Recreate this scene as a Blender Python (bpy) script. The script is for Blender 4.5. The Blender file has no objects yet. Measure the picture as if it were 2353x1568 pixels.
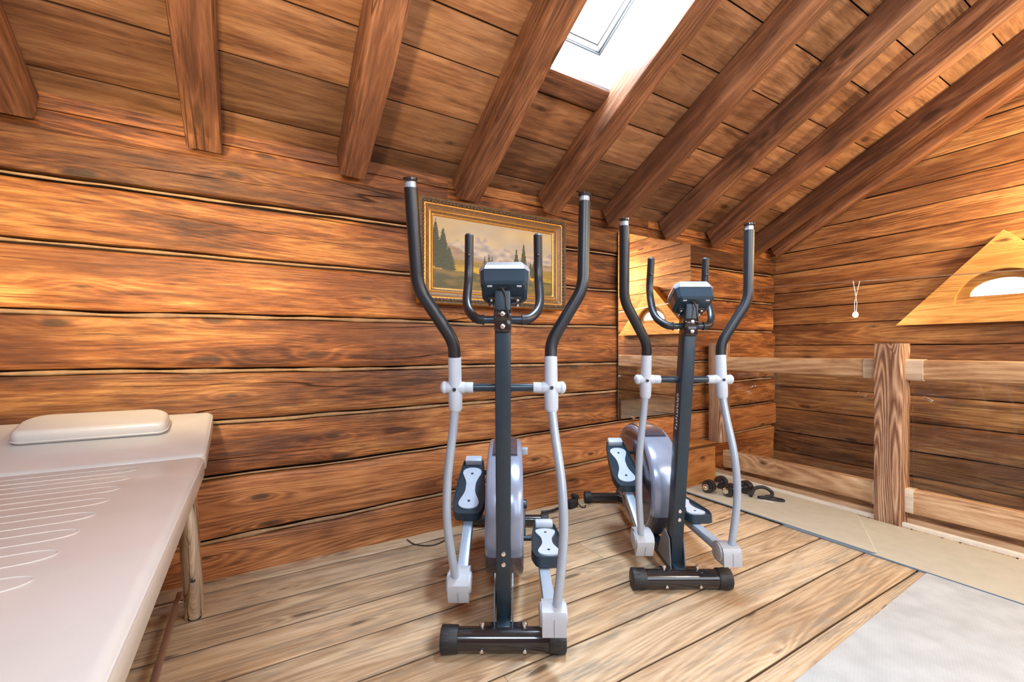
import bpy, bmesh, math, random
from mathutils import Vector, Matrix, noise as mnoise
from math import pi, sin, cos, radians, tan, atan2, sqrt
random.seed(7)
sc = bpy.context.scene
COL = sc.collection

# ------------------------------------------------------------------ helpers
class MB:
    """collects shapes into one mesh"""
    def __init__(s): s.v=[]; s.f=[]; s.m=[]; s.attr=[]
    def add(s, vs, fs, mi=0, mat=None):
        o=len(s.v)
        for p in vs:
            p=Vector(p)
            s.v.append(tuple(mat@p) if mat is not None else tuple(p))
        for f in fs: s.f.append(tuple(i+o for i in f)); s.m.append(mi)
    def bm(s, b, mi=0, mat=None):
        b.verts.ensure_lookup_table(); b.verts.index_update()
        s.add([v.co.copy() for v in b.verts],[[v.index for v in f.verts] for f in b.faces],mi,mat); b.free()
    def box(s, c, size, bev=0.0, mi=0, rot=None, seg=2):
        b=bmesh.new(); bmesh.ops.create_cube(b,size=1.0)
        bmesh.ops.scale(b,vec=Vector(size),verts=b.verts)
        if bev>0: bmesh.ops.bevel(b,geom=b.edges[:],offset=bev,segments=seg,affect='EDGES',profile=0.5)
        M=Matrix.Translation(Vector(c))
        if rot is not None: M=M@rot
        s.bm(b,mi,M)
    def sphere(s,c,r,mi=0,sc_=(1,1,1),u=20,v=12):
        b=bmesh.new(); bmesh.ops.create_uvsphere(b,u_segments=u,v_segments=v,radius=r)
        s.bm(b,mi,Matrix.Translation(Vector(c))@Matrix.Diagonal((*sc_,1)))
    def tube(s, path, r, n=16, mi=0, caps=True, round_cap=False):
        P=[Vector(p) for p in path]; k=len(P)
        R=r if isinstance(r,(list,tuple)) else [r]*k
        T=[]
        for i in range(k):
            a=P[max(i-1,0)]; b=P[min(i+1,k-1)]; T.append((b-a).normalized())
        up=Vector((0,0,1)) if abs(T[0].z)<0.9 else Vector((1,0,0))
        N=(up-T[0]*up.dot(T[0])).normalized(); vs=[]; fs=[]
        for i in range(k):
            N=(N-T[i]*N.dot(T[i])).normalized(); B=T[i].cross(N)
            for j in range(n):
                a=2*pi*j/n; vs.append(P[i]+(N*cos(a)+B*sin(a))*R[i])
        for i in range(k-1):
            for j in range(n):
                fs.append((i*n+j,i*n+(j+1)%n,(i+1)*n+(j+1)%n,(i+1)*n+j))
        if caps:
            fs.append(tuple(reversed(range(n)))); fs.append(tuple((k-1)*n+j for j in range(n)))
        s.add(vs,fs,mi)
    def cyl(s,a,b,r,n=24,mi=0,bev=0.0):
        a=Vector(a); b=Vector(b)
        if bev>0:
            d=(b-a).normalized()
            s.tube([a,a+d*bev*0.3,a+d*bev,b-d*bev,b-d*bev*0.3,b],[r-bev,r-bev*0.3,r,r,r-bev*0.3,r-bev],n,mi)
        else: s.tube([a,b],r,n,mi)
    def prism(s, poly, axis, t, mi=0, M=None):
        """poly: list of 2D points; extruded by +-t/2 along the third axis. axis 'x': pts=(y,z)"""
        n=len(poly); vs=[]
        for sg in (-0.5,0.5):
            for p in poly:
                if axis=='x': vs.append((sg*t,p[0],p[1]))
                elif axis=='y': vs.append((p[0],sg*t,p[1]))
                else: vs.append((p[0],p[1],sg*t))
        fs=[tuple(range(n)),tuple(reversed(range(n,2*n)))]
        for i in range(n): j=(i+1)%n; fs.append((i,i+n,j+n,j))
        b=bmesh.new(); bv=[b.verts.new(v) for v in vs]
        for f in fs: b.faces.new([bv[i] for i in f])
        bmesh.ops.recalc_face_normals(b,faces=b.faces)
        s.bm(b,mi,M)
    def build(s,name,mats,parent=None,loc=None,smooth=40,recalc=True):
        me=bpy.data.meshes.new(name); me.from_pydata(s.v,[],s.f)
        if not isinstance(mats,(list,tuple)): mats=[mats]
        for m in mats: me.materials.append(m)
        if len(mats)>1: me.polygons.foreach_set('material_index',s.m)
        if s.attr:
            g=me.attributes.new('grain','FLOAT_VECTOR','POINT')
            g.data.foreach_set('vector',[x for a in s.attr for x in a[0]])
            e_=me.attributes.new('edge','FLOAT','POINT'); e_.data.foreach_set('value',[(a[2] if len(a)>2 else 0.0) for a in s.attr])
            t=me.attributes.new('tint','FLOAT_VECTOR','POINT')
            t.data.foreach_set('vector',[x for a in s.attr for x in a[1]])
        if recalc:
            b=bmesh.new(); b.from_mesh(me); bmesh.ops.recalc_face_normals(b,faces=b.faces); b.to_mesh(me); b.free()
        if smooth:
            me.shade_smooth(); me.set_sharp_from_angle(angle=radians(smooth))
        me.update()
        o=bpy.data.objects.new(name,me); COL.objects.link(o)
        if parent is not None: o.parent=parent
        if loc is not None: o.location=loc
        return o

def tag(o,label=None,cat=None,group=None,kind=None):
    if label: o['label']=label
    if cat: o['category']=cat
    if group: o['group']=group
    if kind: o['kind']=kind
    return o
def thing(name,label,cat,loc=(0,0,0),rotz=0.0,group=None):
    o=bpy.data.objects.new(name,None); o.empty_display_size=0.1; COL.objects.link(o)
    o.location=loc; o.rotation_euler=(0,0,rotz)
    return tag(o,label,cat,group)
def struct(o): o['kind']='structure'; return o

def smooth_path(pts, n=8, r=0.06):
    """polyline with rounded corners"""
    P=[Vector(p) for p in pts]; out=[P[0]]
    for i in range(1,len(P)-1):
        a,b,c=P[i-1],P[i],P[i+1]
        d1=min(r,(a-b).length*0.49); d2=min(r,(c-b).length*0.49)
        p=b+(a-b).normalized()*d1; q=b+(c-b).normalized()*d2
        for k in range(n+1):
            t=k/n; out.append(p*(1-t)**2+b*2*t*(1-t)+q*t*t)
    out.append(P[-1]); return out
def catmull(pts,n=8):
    P=[Vector(p) for p in pts]; P=[P[0]*2-P[1]]+P+[P[-1]*2-P[-2]]; out=[]
    for i in range(1,len(P)-2):
        for k in range(n):
            t=k/n; a,b,c,d=P[i-1],P[i],P[i+1],P[i+2]
            out.append(0.5*((2*b)+(c-a)*t+(2*a-5*b+4*c-d)*t*t+(3*b-a-3*c+d)*t**3))
    out.append(P[-2]); return out

# ------------------------------------------------------------------ node materials
class NT:
    def __init__(s,name):
        s.mat=bpy.data.materials.new(name); s.mat.use_nodes=True
        s.t=s.mat.node_tree; s.n=s.t.nodes; s.l=s.t.links
        s.bsdf=s.n['Principled BSDF']
    def node(s,typ,**kw):
        nd=s.n.new(typ)
        for k,v in kw.items(): setattr(nd,k,v)
        return nd
    def put(s,sock,v):
        if v is None: return
        if isinstance(v,bpy.types.NodeSocket): s.l.new(v,sock)
        else: sock.default_value=v
    def math(s,op,a,b=None,c=None,clamp=False):
        nd=s.node('ShaderNodeMath',operation=op,use_clamp=clamp); s.put(nd.inputs[0],a); s.put(nd.inputs[1],b); s.put(nd.inputs[2],c); return nd.outputs[0]
    def comb(s,x,y,z):
        nd=s.node('ShaderNodeCombineXYZ'); s.put(nd.inputs[0],x); s.put(nd.inputs[1],y); s.put(nd.inputs[2],z); return nd.outputs[0]
    def noise(s,vec,scale=1.0,detail=2.0,rough=0.5,dist=0.0):
        nd=s.node('ShaderNodeTexNoise'); s.put(nd.inputs['Vector'],vec); s.put(nd.inputs['Scale'],scale)
        s.put(nd.inputs['Detail'],detail); s.put(nd.inputs['Roughness'],rough); s.put(nd.inputs['Distortion'],dist); return nd.outputs[0]
    def ramp(s,f,stops):
        nd=s.node('ShaderNodeValToRGB'); s.put(nd.inputs[0],f); e=nd.color_ramp.elements
        while len(e)<len(stops): e.new(0.5)
        for i,(p,c) in enumerate(stops):
            e[i].position=p; e[i].color=c if len(c)==4 else (*c,1)
        return nd.outputs[0]
    def mix(s,f,a,b,typ='MIX'):
        nd=s.node('ShaderNodeMix',data_type='RGBA',blend_type=typ); s.put(nd.inputs[0],f)
        s.put(nd.inputs[6],a if not isinstance(a,tuple) else (*a[:3],1)); s.put(nd.inputs[7],b if not isinstance(b,tuple) else (*b[:3],1)); return nd.outputs[2]
    def maprange(s,v,a,b,c,d):
        nd=s.node('ShaderNodeMapRange'); nd.clamp=True
        s.put(nd.inputs[0],v); s.put(nd.inputs[1],a); s.put(nd.inputs[2],b); s.put(nd.inputs[3],c); s.put(nd.inputs[4],d); return nd.outputs[0]
    def bump(s,h,strength=0.3,dist=0.01):
        nd=s.node('ShaderNodeBump'); s.put(nd.inputs['Strength'],strength); s.put(nd.inputs['Distance'],dist); s.put(nd.inputs['Height'],h)
        s.l.new(nd.outputs[0],s.bsdf.inputs['Normal'])

def wood(name,dark,mid,light,knot=(0.06,0.028,0.014),rings=9.0,ringw=0.30,stainw=0.45,rough=0.6,knots=0.5,crack=0.5,bump=0.35,stain=None,stain_amt=0.6,vs=1.0,age=0.45,edge_dark=0.9):
    T=NT(name)
    at=T.node('ShaderNodeAttribute',attribute_name='grain'); ti=T.node('ShaderNodeAttribute',attribute_name='tint')
    sp=T.node('ShaderNodeSeparateXYZ'); T.l.new(at.outputs['Vector'],sp.inputs[0])
    st=T.node('ShaderNodeSeparateXYZ'); T.l.new(ti.outputs['Vector'],st.inputs[0])
    u,v0,w=sp.outputs; bright,hue,rnd=st.outputs
    v=T.math('ADD',v0,T.math('MULTIPLY',w,0.7))
    if vs!=1.0: v=T.math('MULTIPLY',v,vs)
    # knots
    vo=T.node('ShaderNodeTexVoronoi'); vo.voronoi_dimensions='2D'
    T.put(vo.inputs['Vector'],T.comb(T.math('MULTIPLY',u,1.9),T.math('MULTIPLY',v,5.0),0.0)); T.put(vo.inputs['Scale'],1.0)
    kd=vo.outputs['Distance']; sc_=T.node('ShaderNodeSeparateColor'); T.l.new(vo.outputs['Color'],sc_.inputs[0])
    kmask=T.math('LESS_THAN',sc_.outputs[0],knots)
    kn_wob=T.math('ADD',kd,T.math('MULTIPLY',T.math('SUBTRACT',T.noise(T.comb(T.math('MULTIPLY',u,14),T.math('MULTIPLY',v,30),0),1.0,2),0.5),0.10))
    krad=T.math('MULTIPLY_ADD',sc_.outputs[1],0.085,0.025)
    kcore=T.math('MULTIPLY',T.maprange(T.math('SUBTRACT',kn_wob,krad),-0.04,0.03,1.0,0.0),kmask)
    khalo=T.math('MULTIPLY',T.maprange(kd,0.0,0.45,1.0,0.0),kmask)
    # rings
    f=T.noise(T.comb(T.math('MULTIPLY',u,0.42),T.math('MULTIPLY',v,5.0),rnd),1.0,1.5,0.4)
    f2=T.math('ADD',f,T.math('MULTIPLY',T.math('MULTIPLY',khalo,khalo),0.13))
    f2=T.math('ADD',f2,T.math('MULTIPLY',T.noise(T.comb(T.math('MULTIPLY',u,4.0),T.math('MULTIPLY',v,40),0),1.0,2),0.022))
    ring=T.math('MULTIPLY',T.math('ABSOLUTE',T.math('SUBTRACT',T.math('FRACT',T.math('MULTIPLY',f2,rings*2.6)),0.5)),2.0)
    ring=T.math('POWER',ring,1.3)
    fiber=T.noise(T.comb(T.math('MULTIPLY',u,14.0),T.math('MULTIPLY',v,260),T.math('MULTIPLY',w,80)),1.0,1.0,0.6)
    streak=T.noise(T.comb(T.math('MULTIPLY',u,3.0),T.math('MULTIPLY',v,30),rnd),1.0,5.0,0.70)
    fine=T.noise(T.comb(T.math('MULTIPLY',u,7.0),T.math('MULTIPLY',v,90),rnd),1.0,3.0,0.65)
    blot=T.noise(T.comb(T.math('MULTIPLY',u,1.1),T.math('MULTIPLY',v,4.2),T.math('MULTIPLY',rnd,7.0)),1.0,3.0,0.62)
    blot2=T.noise(T.comb(T.math('MULTIPLY',u,3.0),T.math('MULTIPLY',v,14.0),T.math('MULTIPLY',rnd,3.0)),1.0,4.0,0.72)
    check=T.maprange(T.noise(T.comb(T.math('MULTIPLY',u,4.0),T.math('MULTIPLY',v,60),T.math('ADD',rnd,5.0)),1.0,3.0,0.6),0.62,0.70,0,1)
    t=T.math('MULTIPLY',T.maprange(blot,0.33,0.67,0,1),stainw)
    t=T.math('ADD',t,T.math('MULTIPLY',T.maprange(streak,0.28,0.72,0,1),0.36))
    t=T.math('ADD',t,T.math('MULTIPLY',T.maprange(fine,0.28,0.72,0,1),0.24))
    t=T.math('ADD',t,T.math('MULTIPLY',ring,ringw))
    t=T.math('ADD',t,T.math('MULTIPLY',T.math('SUBTRACT',fiber,0.5),0.30))
    t=T.math('MULTIPLY',t,1.0/(stainw+0.60+ringw))
    c=T.ramp(t,[(0.24,dark),(0.48,mid),(0.74,light)])
    if stain:
        c=T.mix(T.math('MULTIPLY',T.maprange(blot2,0.50,0.72,0,1),stain_amt),c,stain)
    dk=T.noise(T.comb(T.math('MULTIPLY',u,0.75),T.math('MULTIPLY',v,3.4),T.math('MULTIPLY',rnd,2.3)),1.0,2.0,0.6)
    c=T.mix(T.math('MULTIPLY',T.maprange(dk,0.46,0.66,0,1),age),c,(dark[0]*1.35,dark[1]*1.4,dark[2]*1.5))
    c=T.mix(T.math('MULTIPLY',check,crack*0.75),c,(dark[0]*0.55,dark[1]*0.5,dark[2]*0.5))
    # cracks along the grain
    cn=T.noise(T.comb(T.math('MULTIPLY',u,0.30),T.math('MULTIPLY',v,5.5),T.math('ADD',rnd,3.3)),1.0,2.0,0.45)
    cr=T.maprange(T.math('ABSOLUTE',T.math('SUBTRACT',cn,0.5)),0.0,0.0055,1.0,0.0)
    cm=T.maprange(T.noise(T.comb(T.math('MULTIPLY',u,0.9),T.math('MULTIPLY',v,2.0),9.0),1.0,1.0),0.48,0.58,0,1)
    cr=T.math('MULTIPLY',T.math('MULTIPLY',cr,cm),crack)
    c=T.mix(cr,c,(dark[0]*0.25,dark[1]*0.22,dark[2]*0.2))
    c=T.mix(T.math('MULTIPLY',kcore,0.85),c,knot)
    # board tint
    c=T.mix(1.0,c,T.comb(bright,T.math('MULTIPLY',bright,T.math('SUBTRACT',1.0,T.math('MULTIPLY',hue,0.5))),T.math('MULTIPLY',bright,T.math('SUBTRACT',1.0,hue))),'MULTIPLY')
    ea=T.node('ShaderNodeAttribute',attribute_name='edge')
    c=T.mix(T.math('MULTIPLY',ea.outputs['Fac'],edge_dark),c,(dark[0]*0.25,dark[1]*0.22,dark[2]*0.2))
    T.l.new(c,T.bsdf.inputs['Base Color'])
    T.put(T.bsdf.inputs['Roughness'],T.maprange(fiber,0.2,0.8,rough+0.12,rough-0.08))
    T.bsdf.inputs['Specular IOR Level'].default_value=0.35
    h=T.math('SUBTRACT',T.math('MULTIPLY',streak,1.6),T.math('MULTIPLY',cr,1.5))
    T.bump(h,bump,0.006)
    return T.mat

def plain(name,col,rough=0.5,metal=0.0,spec=0.5,coat=0.0,noise_amt=0.06,nscale=40,bump=0.0,bscale=200,emis=None,estr=0):
    T=NT(name)
    co=T.node('ShaderNodeTexCoord')
    n=T.noise(co.outputs['Object'],nscale,3,0.55)
    lo=tuple(max(0,x*(1-noise_amt)) for x in col); hi=tuple(min(1,x*(1+noise_amt)) for x in col)
    T.l.new(T.ramp(n,[(0.3,lo),(0.7,hi)]),T.bsdf.inputs['Base Color'])
    T.bsdf.inputs['Roughness'].default_value=rough; T.bsdf.inputs['Metallic'].default_value=metal
    T.bsdf.inputs['Specular IOR Level'].default_value=spec; T.bsdf.inputs['Coat Weight'].default_value=coat
    if bump>0: T.bump(T.noise(co.outputs['Object'],bscale,3,0.6),bump,0.002)
    if emis:
        T.bsdf.inputs['Emission Color'].default_value=(*emis,1); T.bsdf.inputs['Emission Strength'].default_value=estr
    return T.mat

M={}
M['log']=wood('hewn_log_wood',(0.075,0.024,0.009),(0.295,0.098,0.028),(0.60,0.265,0.078),stain=(0.095,0.038,0.018),stain_amt=0.8,rings=9,ringw=0.16,knots=0.32,crack=0.95,bump=0.7,rough=0.55,age=0.7,edge_dark=0.6,vs=1.2)
M['log_clean']=wood('cleaner_log_wood',(0.17,0.055,0.018),(0.43,0.158,0.052),(0.60,0.27,0.10),stain=(0.18,0.07,0.035),stain_amt=0.35,rings=9,ringw=0.35,knots=0.3,crack=0.6,bump=0.5,rough=0.55,age=0.15,vs=1.3,edge_dark=0.6)
M['ceil']=wood('ceiling_board_wood',(0.13,0.052,0.024),(0.32,0.145,0.065),(0.48,0.245,0.118),stain=(0.13,0.062,0.034),stain_amt=0.5,rings=5,ringw=0.18,knots=0.25,crack=0.25,bump=0.25,age=0.35)
M['rafter']=wood('rafter_beam_wood',(0.085,0.033,0.016),(0.215,0.086,0.040),(0.38,0.175,0.088),stain=(0.09,0.042,0.028),stain_amt=0.5,rings=6,ringw=0.22,knots=0.3,crack=0.85,bump=0.5,vs=1.3,age=0.5)
M['gable']=wood('gable_board_wood',(0.13,0.047,0.020),(0.385,0.155,0.055),(0.66,0.34,0.13),stain=(0.13,0.060,0.030),stain_amt=0.7,rings=7,ringw=0.25,knots=0.22,crack=0.7,bump=0.4,age=0.55,vs=1.35)
M['floor']=wood('floor_plank_wood',(0.36,0.225,0.128),(0.56,0.38,0.225),(0.70,0.51,0.335),knot=(0.11,0.075,0.05),stain=(0.27,0.225,0.175),stain_amt=0.85,rings=8,ringw=0.40,knots=0.35,crack=0.5,bump=0.25,rough=0.5,age=0.15,vs=1.5)
M['post']=wood('balustrade_post_wood',(0.20,0.09,0.048),(0.47,0.26,0.15),(0.70,0.46,0.29),rings=15,ringw=0.75,stainw=0.25,knots=0.35,crack=0.3,bump=0.5,vs=1.2,age=0.1)
M['rail']=wood('balustrade_rail_wood',(0.30,0.14,0.065),(0.56,0.33,0.17),(0.76,0.52,0.31),rings=8,ringw=0.3,knots=0.3,crack=0.25,bump=0.3,age=0.2)
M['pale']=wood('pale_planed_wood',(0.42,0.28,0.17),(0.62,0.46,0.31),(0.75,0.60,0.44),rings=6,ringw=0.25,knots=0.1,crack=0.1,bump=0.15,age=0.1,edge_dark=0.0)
M['window_wood']=wood('window_surround_wood',(0.42,0.19,0.052),(0.66,0.36,0.11),(0.82,0.52,0.20),rings=8,ringw=0.3,knots=0.4,crack=0.3,bump=0.4)
M['boxwood']=wood('bench_box_wood',(0.30,0.10,0.024),(0.46,0.19,0.05),(0.58,0.28,0.085),rings=6,ringw=0.2,knots=0.3,crack=0.2,bump=0.25)
M['grey_steel']=plain('grey_steel_plate',(0.20,0.22,0.25),0.35,metal=0.4)
M['grey_plastic']=plain('grey_plastic_cover',(0.42,0.44,0.48),0.36,noise_amt=0.02)
M['trim_white']=plain('cream_trim',(0.86,0.77,0.63),0.5,noise_amt=0.06)
M['bezel']=plain('silver_bezel',(0.42,0.45,0.50),0.28,metal=0.4,noise_amt=0.02)
M['chink']=plain('tow_chinking',(0.35,0.21,0.11),0.9,noise_amt=0.18,nscale=25,bump=0.5,bscale=150)
M['dark_gap']=plain('dark_gap',(0.035,0.018,0.010),0.9)
M['charcoal']=plain('charcoal_powder_coat',(0.020,0.038,0.056),0.33,spec=0.5,noise_amt=0.1,bump=0.06,bscale=900)  # blue reflection of the skylight is mixed into this base colour
M['foam']=plain('black_foam_grip',(0.012,0.016,0.022),0.36,spec=0.6,bump=0.12,bscale=700)
M['silver']=plain('silver_painted_steel',(0.41,0.49,0.60),0.25,metal=0.25,noise_amt=0.03)
M['silver_plastic']=plain('silver_plastic',(0.52,0.585,0.68),0.34,spec=0.5,noise_amt=0.03)
M['shell']=plain('lilac_grey_shell',(0.29,0.335,0.45),0.24,metal=0.3,coat=0.4,noise_amt=0.03)
M['shell_dark']=plain('dark_plum_shell',(0.085,0.075,0.10),0.25,metal=0.3,coat=0.4)
M['gloss_black']=plain('glossy_black_enamel',(0.020,0.019,0.022),0.16,coat=0.6)
M['rubber']=plain('black_rubber',(0.022,0.023,0.026),0.55,bump=0.15,bscale=500)
M['chrome']=plain('chrome',(0.86,0.84,0.80),0.08,metal=1.0,noise_amt=0.02)
M['bolt']=plain('bright_steel_bolt',(0.82,0.82,0.84),0.2,metal=0.9)
M['console']=plain('dark_blue_console',(0.016,0.042,0.066),0.30,coat=0.3)
M['cable']=plain('black_cable',(0.02,0.02,0.022),0.5)
M['vinyl']=plain('cream_vinyl',(0.62,0.595,0.575),0.30,spec=0.5,coat=0.15,noise_amt=0.03,nscale=8,bump=0.05,bscale=260)
M['thread']=plain('cream_thread',(0.74,0.68,0.62),0.5)
M['bronze']=plain('coppery_bar',(0.34,0.19,0.12),0.35,metal=0.4)
M['mat_tan']=plain('tan_foam_mat',(0.52,0.45,0.33),0.75,noise_amt=0.05,nscale=14,bump=0.25,bscale=320)
M['mat_lit_edge']=plain('pale_mat_lit_edge',(0.66,0.58,0.44),0.7)
M['mat_edge']=plain('blue_grey_mat_edge',(0.17,0.24,0.32),0.7)
M['gold']=plain('gilt',(0.52,0.25,0.05),0.35,metal=0.55,noise_amt=0.2,nscale=90)
M['frame_dark']=plain('carved_frame_dark',(0.085,0.045,0.02),0.55,metal=0.15,noise_amt=0.6,nscale=70,bump=0.8,bscale=110)
M['frame_mid']=plain('frame_brown',(0.20,0.105,0.045),0.45,metal=0.2,noise_amt=0.25,nscale=60)
M['mirror']=plain('mirror_silvering',(0.93,0.94,0.93),0.015,metal=1.0,noise_amt=0.0)
M['white_paint']=plain('white_paint',(0.90,0.91,0.92),0.4,noise_amt=0.02)
M['gasket']=plain('grey_gasket',(0.05,0.05,0.05),0.7)
M['steel_wire']=plain('steel_wire',(0.75,0.72,0.66),0.3,metal=0.8)
M['plaster']=plain('attic_back_wood',(0.50,0.30,0.14),0.7,noise_amt=0.2,nscale=3)

def glow(name,col,strength):
    T=NT(name); T.bsdf.inputs['Base Color'].default_value=(0.9,0.9,0.9,1); T.bsdf.inputs['Roughness'].default_value=0.1
    T.bsdf.inputs['Emission Color'].default_value=(*col,1); T.bsdf.inputs['Emission Strength'].default_value=strength
    return T.mat
M['sky_pane']=glow('bright_sky_pane',(0.78,0.90,1.0),11.0)
M['arch_pane']=glow('bright_arch_pane',(0.93,0.97,1.0),5.0)
M['bulb']=glow('lit_halogen_bulb',(1.0,0.82,0.5),60.0)

def glass_mat():
    T=NT('clear_balustrade_glass'); out=T.n['Material Output']; T.n.remove(T.bsdf)
    tr=T.node('ShaderNodeBsdfTransparent'); tr.inputs[0].default_value=(0.97,0.975,0.98,1)
    gl=T.node('ShaderNodeBsdfGlossy'); gl.inputs['Roughness'].default_value=0.02
    lw=T.node('ShaderNodeFresnel'); lw.inputs[0].default_value=1.45
    mx=T.node('ShaderNodeMixShader'); T.l.new(T.math('MULTIPLY',lw.outputs[0],0.8),mx.inputs[0]); T.l.new(tr.outputs[0],mx.inputs[1]); T.l.new(gl.outputs[0],mx.inputs[2])
    T.l.new(mx.outputs[0],out.inputs['Surface']); return T.mat
M['glass']=glass_mat()

def mat_ribbed():
    T=NT('ribbed_light_mat'); co=T.node('ShaderNodeTexCoord')
    sp=T.node('ShaderNodeSeparateXYZ'); T.l.new(co.outputs['Object'],sp.inputs[0])
    x,y,z=sp.outputs
    a=T.math('SINE',T.math('MULTIPLY',T.math('ADD',x,T.math('MULTIPLY',y,0.35)),2*pi/0.0105))
    b=T.math('SINE',T.math('MULTIPLY',T.math('SUBTRACT',y,T.math('MULTIPLY',x,0.35)),2*pi/0.0105))
    h=T.math('MULTIPLY',T.math('ADD',a,T.math('MULTIPLY',b,0.35)),0.5)
    n=T.noise(co.outputs['Object'],9,3)
    c=T.ramp(T.math('ADD',T.math('MULTIPLY',h,0.16),n),[(0.30,(0.36,0.36,0.355)),(0.70,(0.46,0.46,0.455))])
    T.l.new(c,T.bsdf.inputs['Base Color']); T.bsdf.inputs['Roughness'].default_value=0.75
    T.bump(h,0.35,0.002); return T.mat
M['mat_rib']=mat_ribbed()

# ------------------------------------------------------------------ wooden boards
def board(mb,O,U,V,W,L,wd,th,tint=(1,0,0),bev=0.008,seg=0.12,warp=0.0,edge=0.0,mi=0,ctr=False,sq=0.0,v_lo=None,v_hi=None):
    """rectangular board from corner O: length L along U, width wd along V, thickness th along W (W = face normal, face at w=0, body behind)
    optional wavy edges; carries 'grain' coordinates."""
    O=Vector(O);U=Vector(U).normalized();V=Vector(V).normalized();W=Vector(W).normalized()
    n=max(2,int(L/seg)); of=(random.uniform(0,60),random.uniform(0,60),random.uniform(0,60)); rnd=random.uniform(0,30)
    nv=6
    prof=[(0,0.0,-th),(0,0.0,-bev),(bev,0,0)]
    # cross-section (fraction of width, offset, depth)
    cs=[('lo',0,-th),('lo',0,-bev),('lo',bev*0.3,-bev*0.3),('lo',bev,0)]
    cs+= [(k/5.0,0,0) for k in range(1,5)]
    cs+= [('hi',-bev,0),('hi',-bev*0.3,-bev*0.3),('hi',0,-bev),('hi',0,-th)]
    m=len(cs); base=len(mb.v); s1=random.uniform(0,99); s2=random.uniform(0,99); s3=random.uniform(0,99)
    for i in range(n+1):
        u=L*i/n
        lo=(v_lo(u) if v_lo else edge*(mnoise.noise(Vector((u*1.7,s1,0)))*1.0+0.4*mnoise.noise(Vector((u*6,s1,3)))))
        hi=(v_hi(u) if v_hi else wd+edge*(mnoise.noise(Vector((u*1.7,s2,0)))+0.4*mnoise.noise(Vector((u*6,s2,3)))))
        for (a,dv,dw) in cs:
            if a=='lo': v=lo+dv
            elif a=='hi': v=hi+dv
            else: v=lo+(hi-lo)*a
            wq=dw
            if warp and dw>-th: wq+=warp*mnoise.noise(Vector((u*1.3,v*5,s3)))
            p=O+U*u+V*v+W*wq
            mb.v.append(tuple(p)); mb.attr.append(((u+of[0],v+of[1],dw+of[2]),(tint[0],tint[1],rnd),1.0 if dw<-bev*0.9 else (0.35 if dw<-bev*0.2 else 0.0)))
    for i in range(n):
        for j in range(m):
            a=base+i*m+j; b=base+i*m+(j+1)%m
            mb.f.append((a,b,b+m,a+m)); mb.m.append(mi)
    mb.f.append(tuple(base+j for j in reversed(range(m)))); mb.m.append(mi)
    mb.f.append(tuple(base+n*m+j for j in range(m))); mb.m.append(mi)

def beam(mb,A,B,V,wd,dp,tint=(1,0,0),bev=0.012,warp=0.0,seg=0.1):
    """square-ish timber from A to B (centre line of bottom face... centre of section), width along V, depth along UxV; all faces carry grain"""
    A=Vector(A);B=Vector(B);U=(B-A).normalized();V=Vector(V).normalized();W=U.cross(V).normalized()
    L=(B-A).length; n=max(2,int(L/seg)); of=[random.uniform(0,60) for _ in range(3)]; rnd=random.uniform(0,30); s=random.uniform(0,99)
    h,k=wd/2,dp/2; b=bev
    ring=[(-h+b,-k),(-h/3,-k),(h/3,-k),(h-b,-k),(h-b*.3,-k+b*.3),(h,-k+b),(h,-k/3),(h,k/3),(h,k-b),(h-b*.3,k-b*.3),(h-b,k),(h/3,k),(-h/3,k),(-h+b,k),(-h+b*.3,k-b*.3),(-h,k-b),(-h,k/3),(-h,-k/3),(-h,-k+b),(-h+b*.3,-k+b*.3)]
    m=len(ring); base=len(mb.v)
    for i in range(n+1):
        u=L*i/n
        for j,(x,y) in enumerate(ring):
            wx=warp*mnoise.noise(Vector((u*1.5,x*6+s,y*6))); wy=warp*mnoise.noise(Vector((u*1.5,x*6+s+20,y*6)))
            mb.v.append(tuple(A+U*u+V*(x+wx)+W*(y+wy))); mb.attr.append(((u+of[0],x+of[1],y+of[2]),(tint[0],tint[1],rnd)))
    for i in range(n):
        for j in range(m):
            a=base+i*m+j; c=base+i*m+(j+1)%m
            mb.f.append((a,c,c+m,a+m)); mb.m.append(0)
    mb.f.append(tuple(base+j for j in reversed(range(m)))); mb.m.append(0)
    mb.f.append(tuple(base+n*m+j for j in range(m))); mb.m.append(0)

def grain_fill(mb,n0,axis=0,tint=(1,0,0)):
    """attach grain attributes to vertices added since index n0 (axis = along-grain axis)"""
    of=[random.uniform(0,50) for _ in range(3)]; rnd=random.uniform(0,30)
    for p in mb.v[n0:]:
        q=[p[axis],p[(axis+1)%3],p[(axis+2)%3]]
        mb.attr.append(((q[0]+of[0],q[1]+of[1],q[2]+of[2]),(tint[0],tint[1],rnd)))

# ------------------------------------------------------------------ room dimensions
YW=2.42            # log wall plane
XL,XG=-0.90,4.45  # left wall, gable wall
PIT=radians(27.6); TP=tan(PIT)
ZB=2.085           # underside of ceiling boards at the log wall
YR=-1.35           # ridge line
def zroof(y): return ZB+(YW-y)*TP
XR=3.40            # balustrade line

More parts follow.
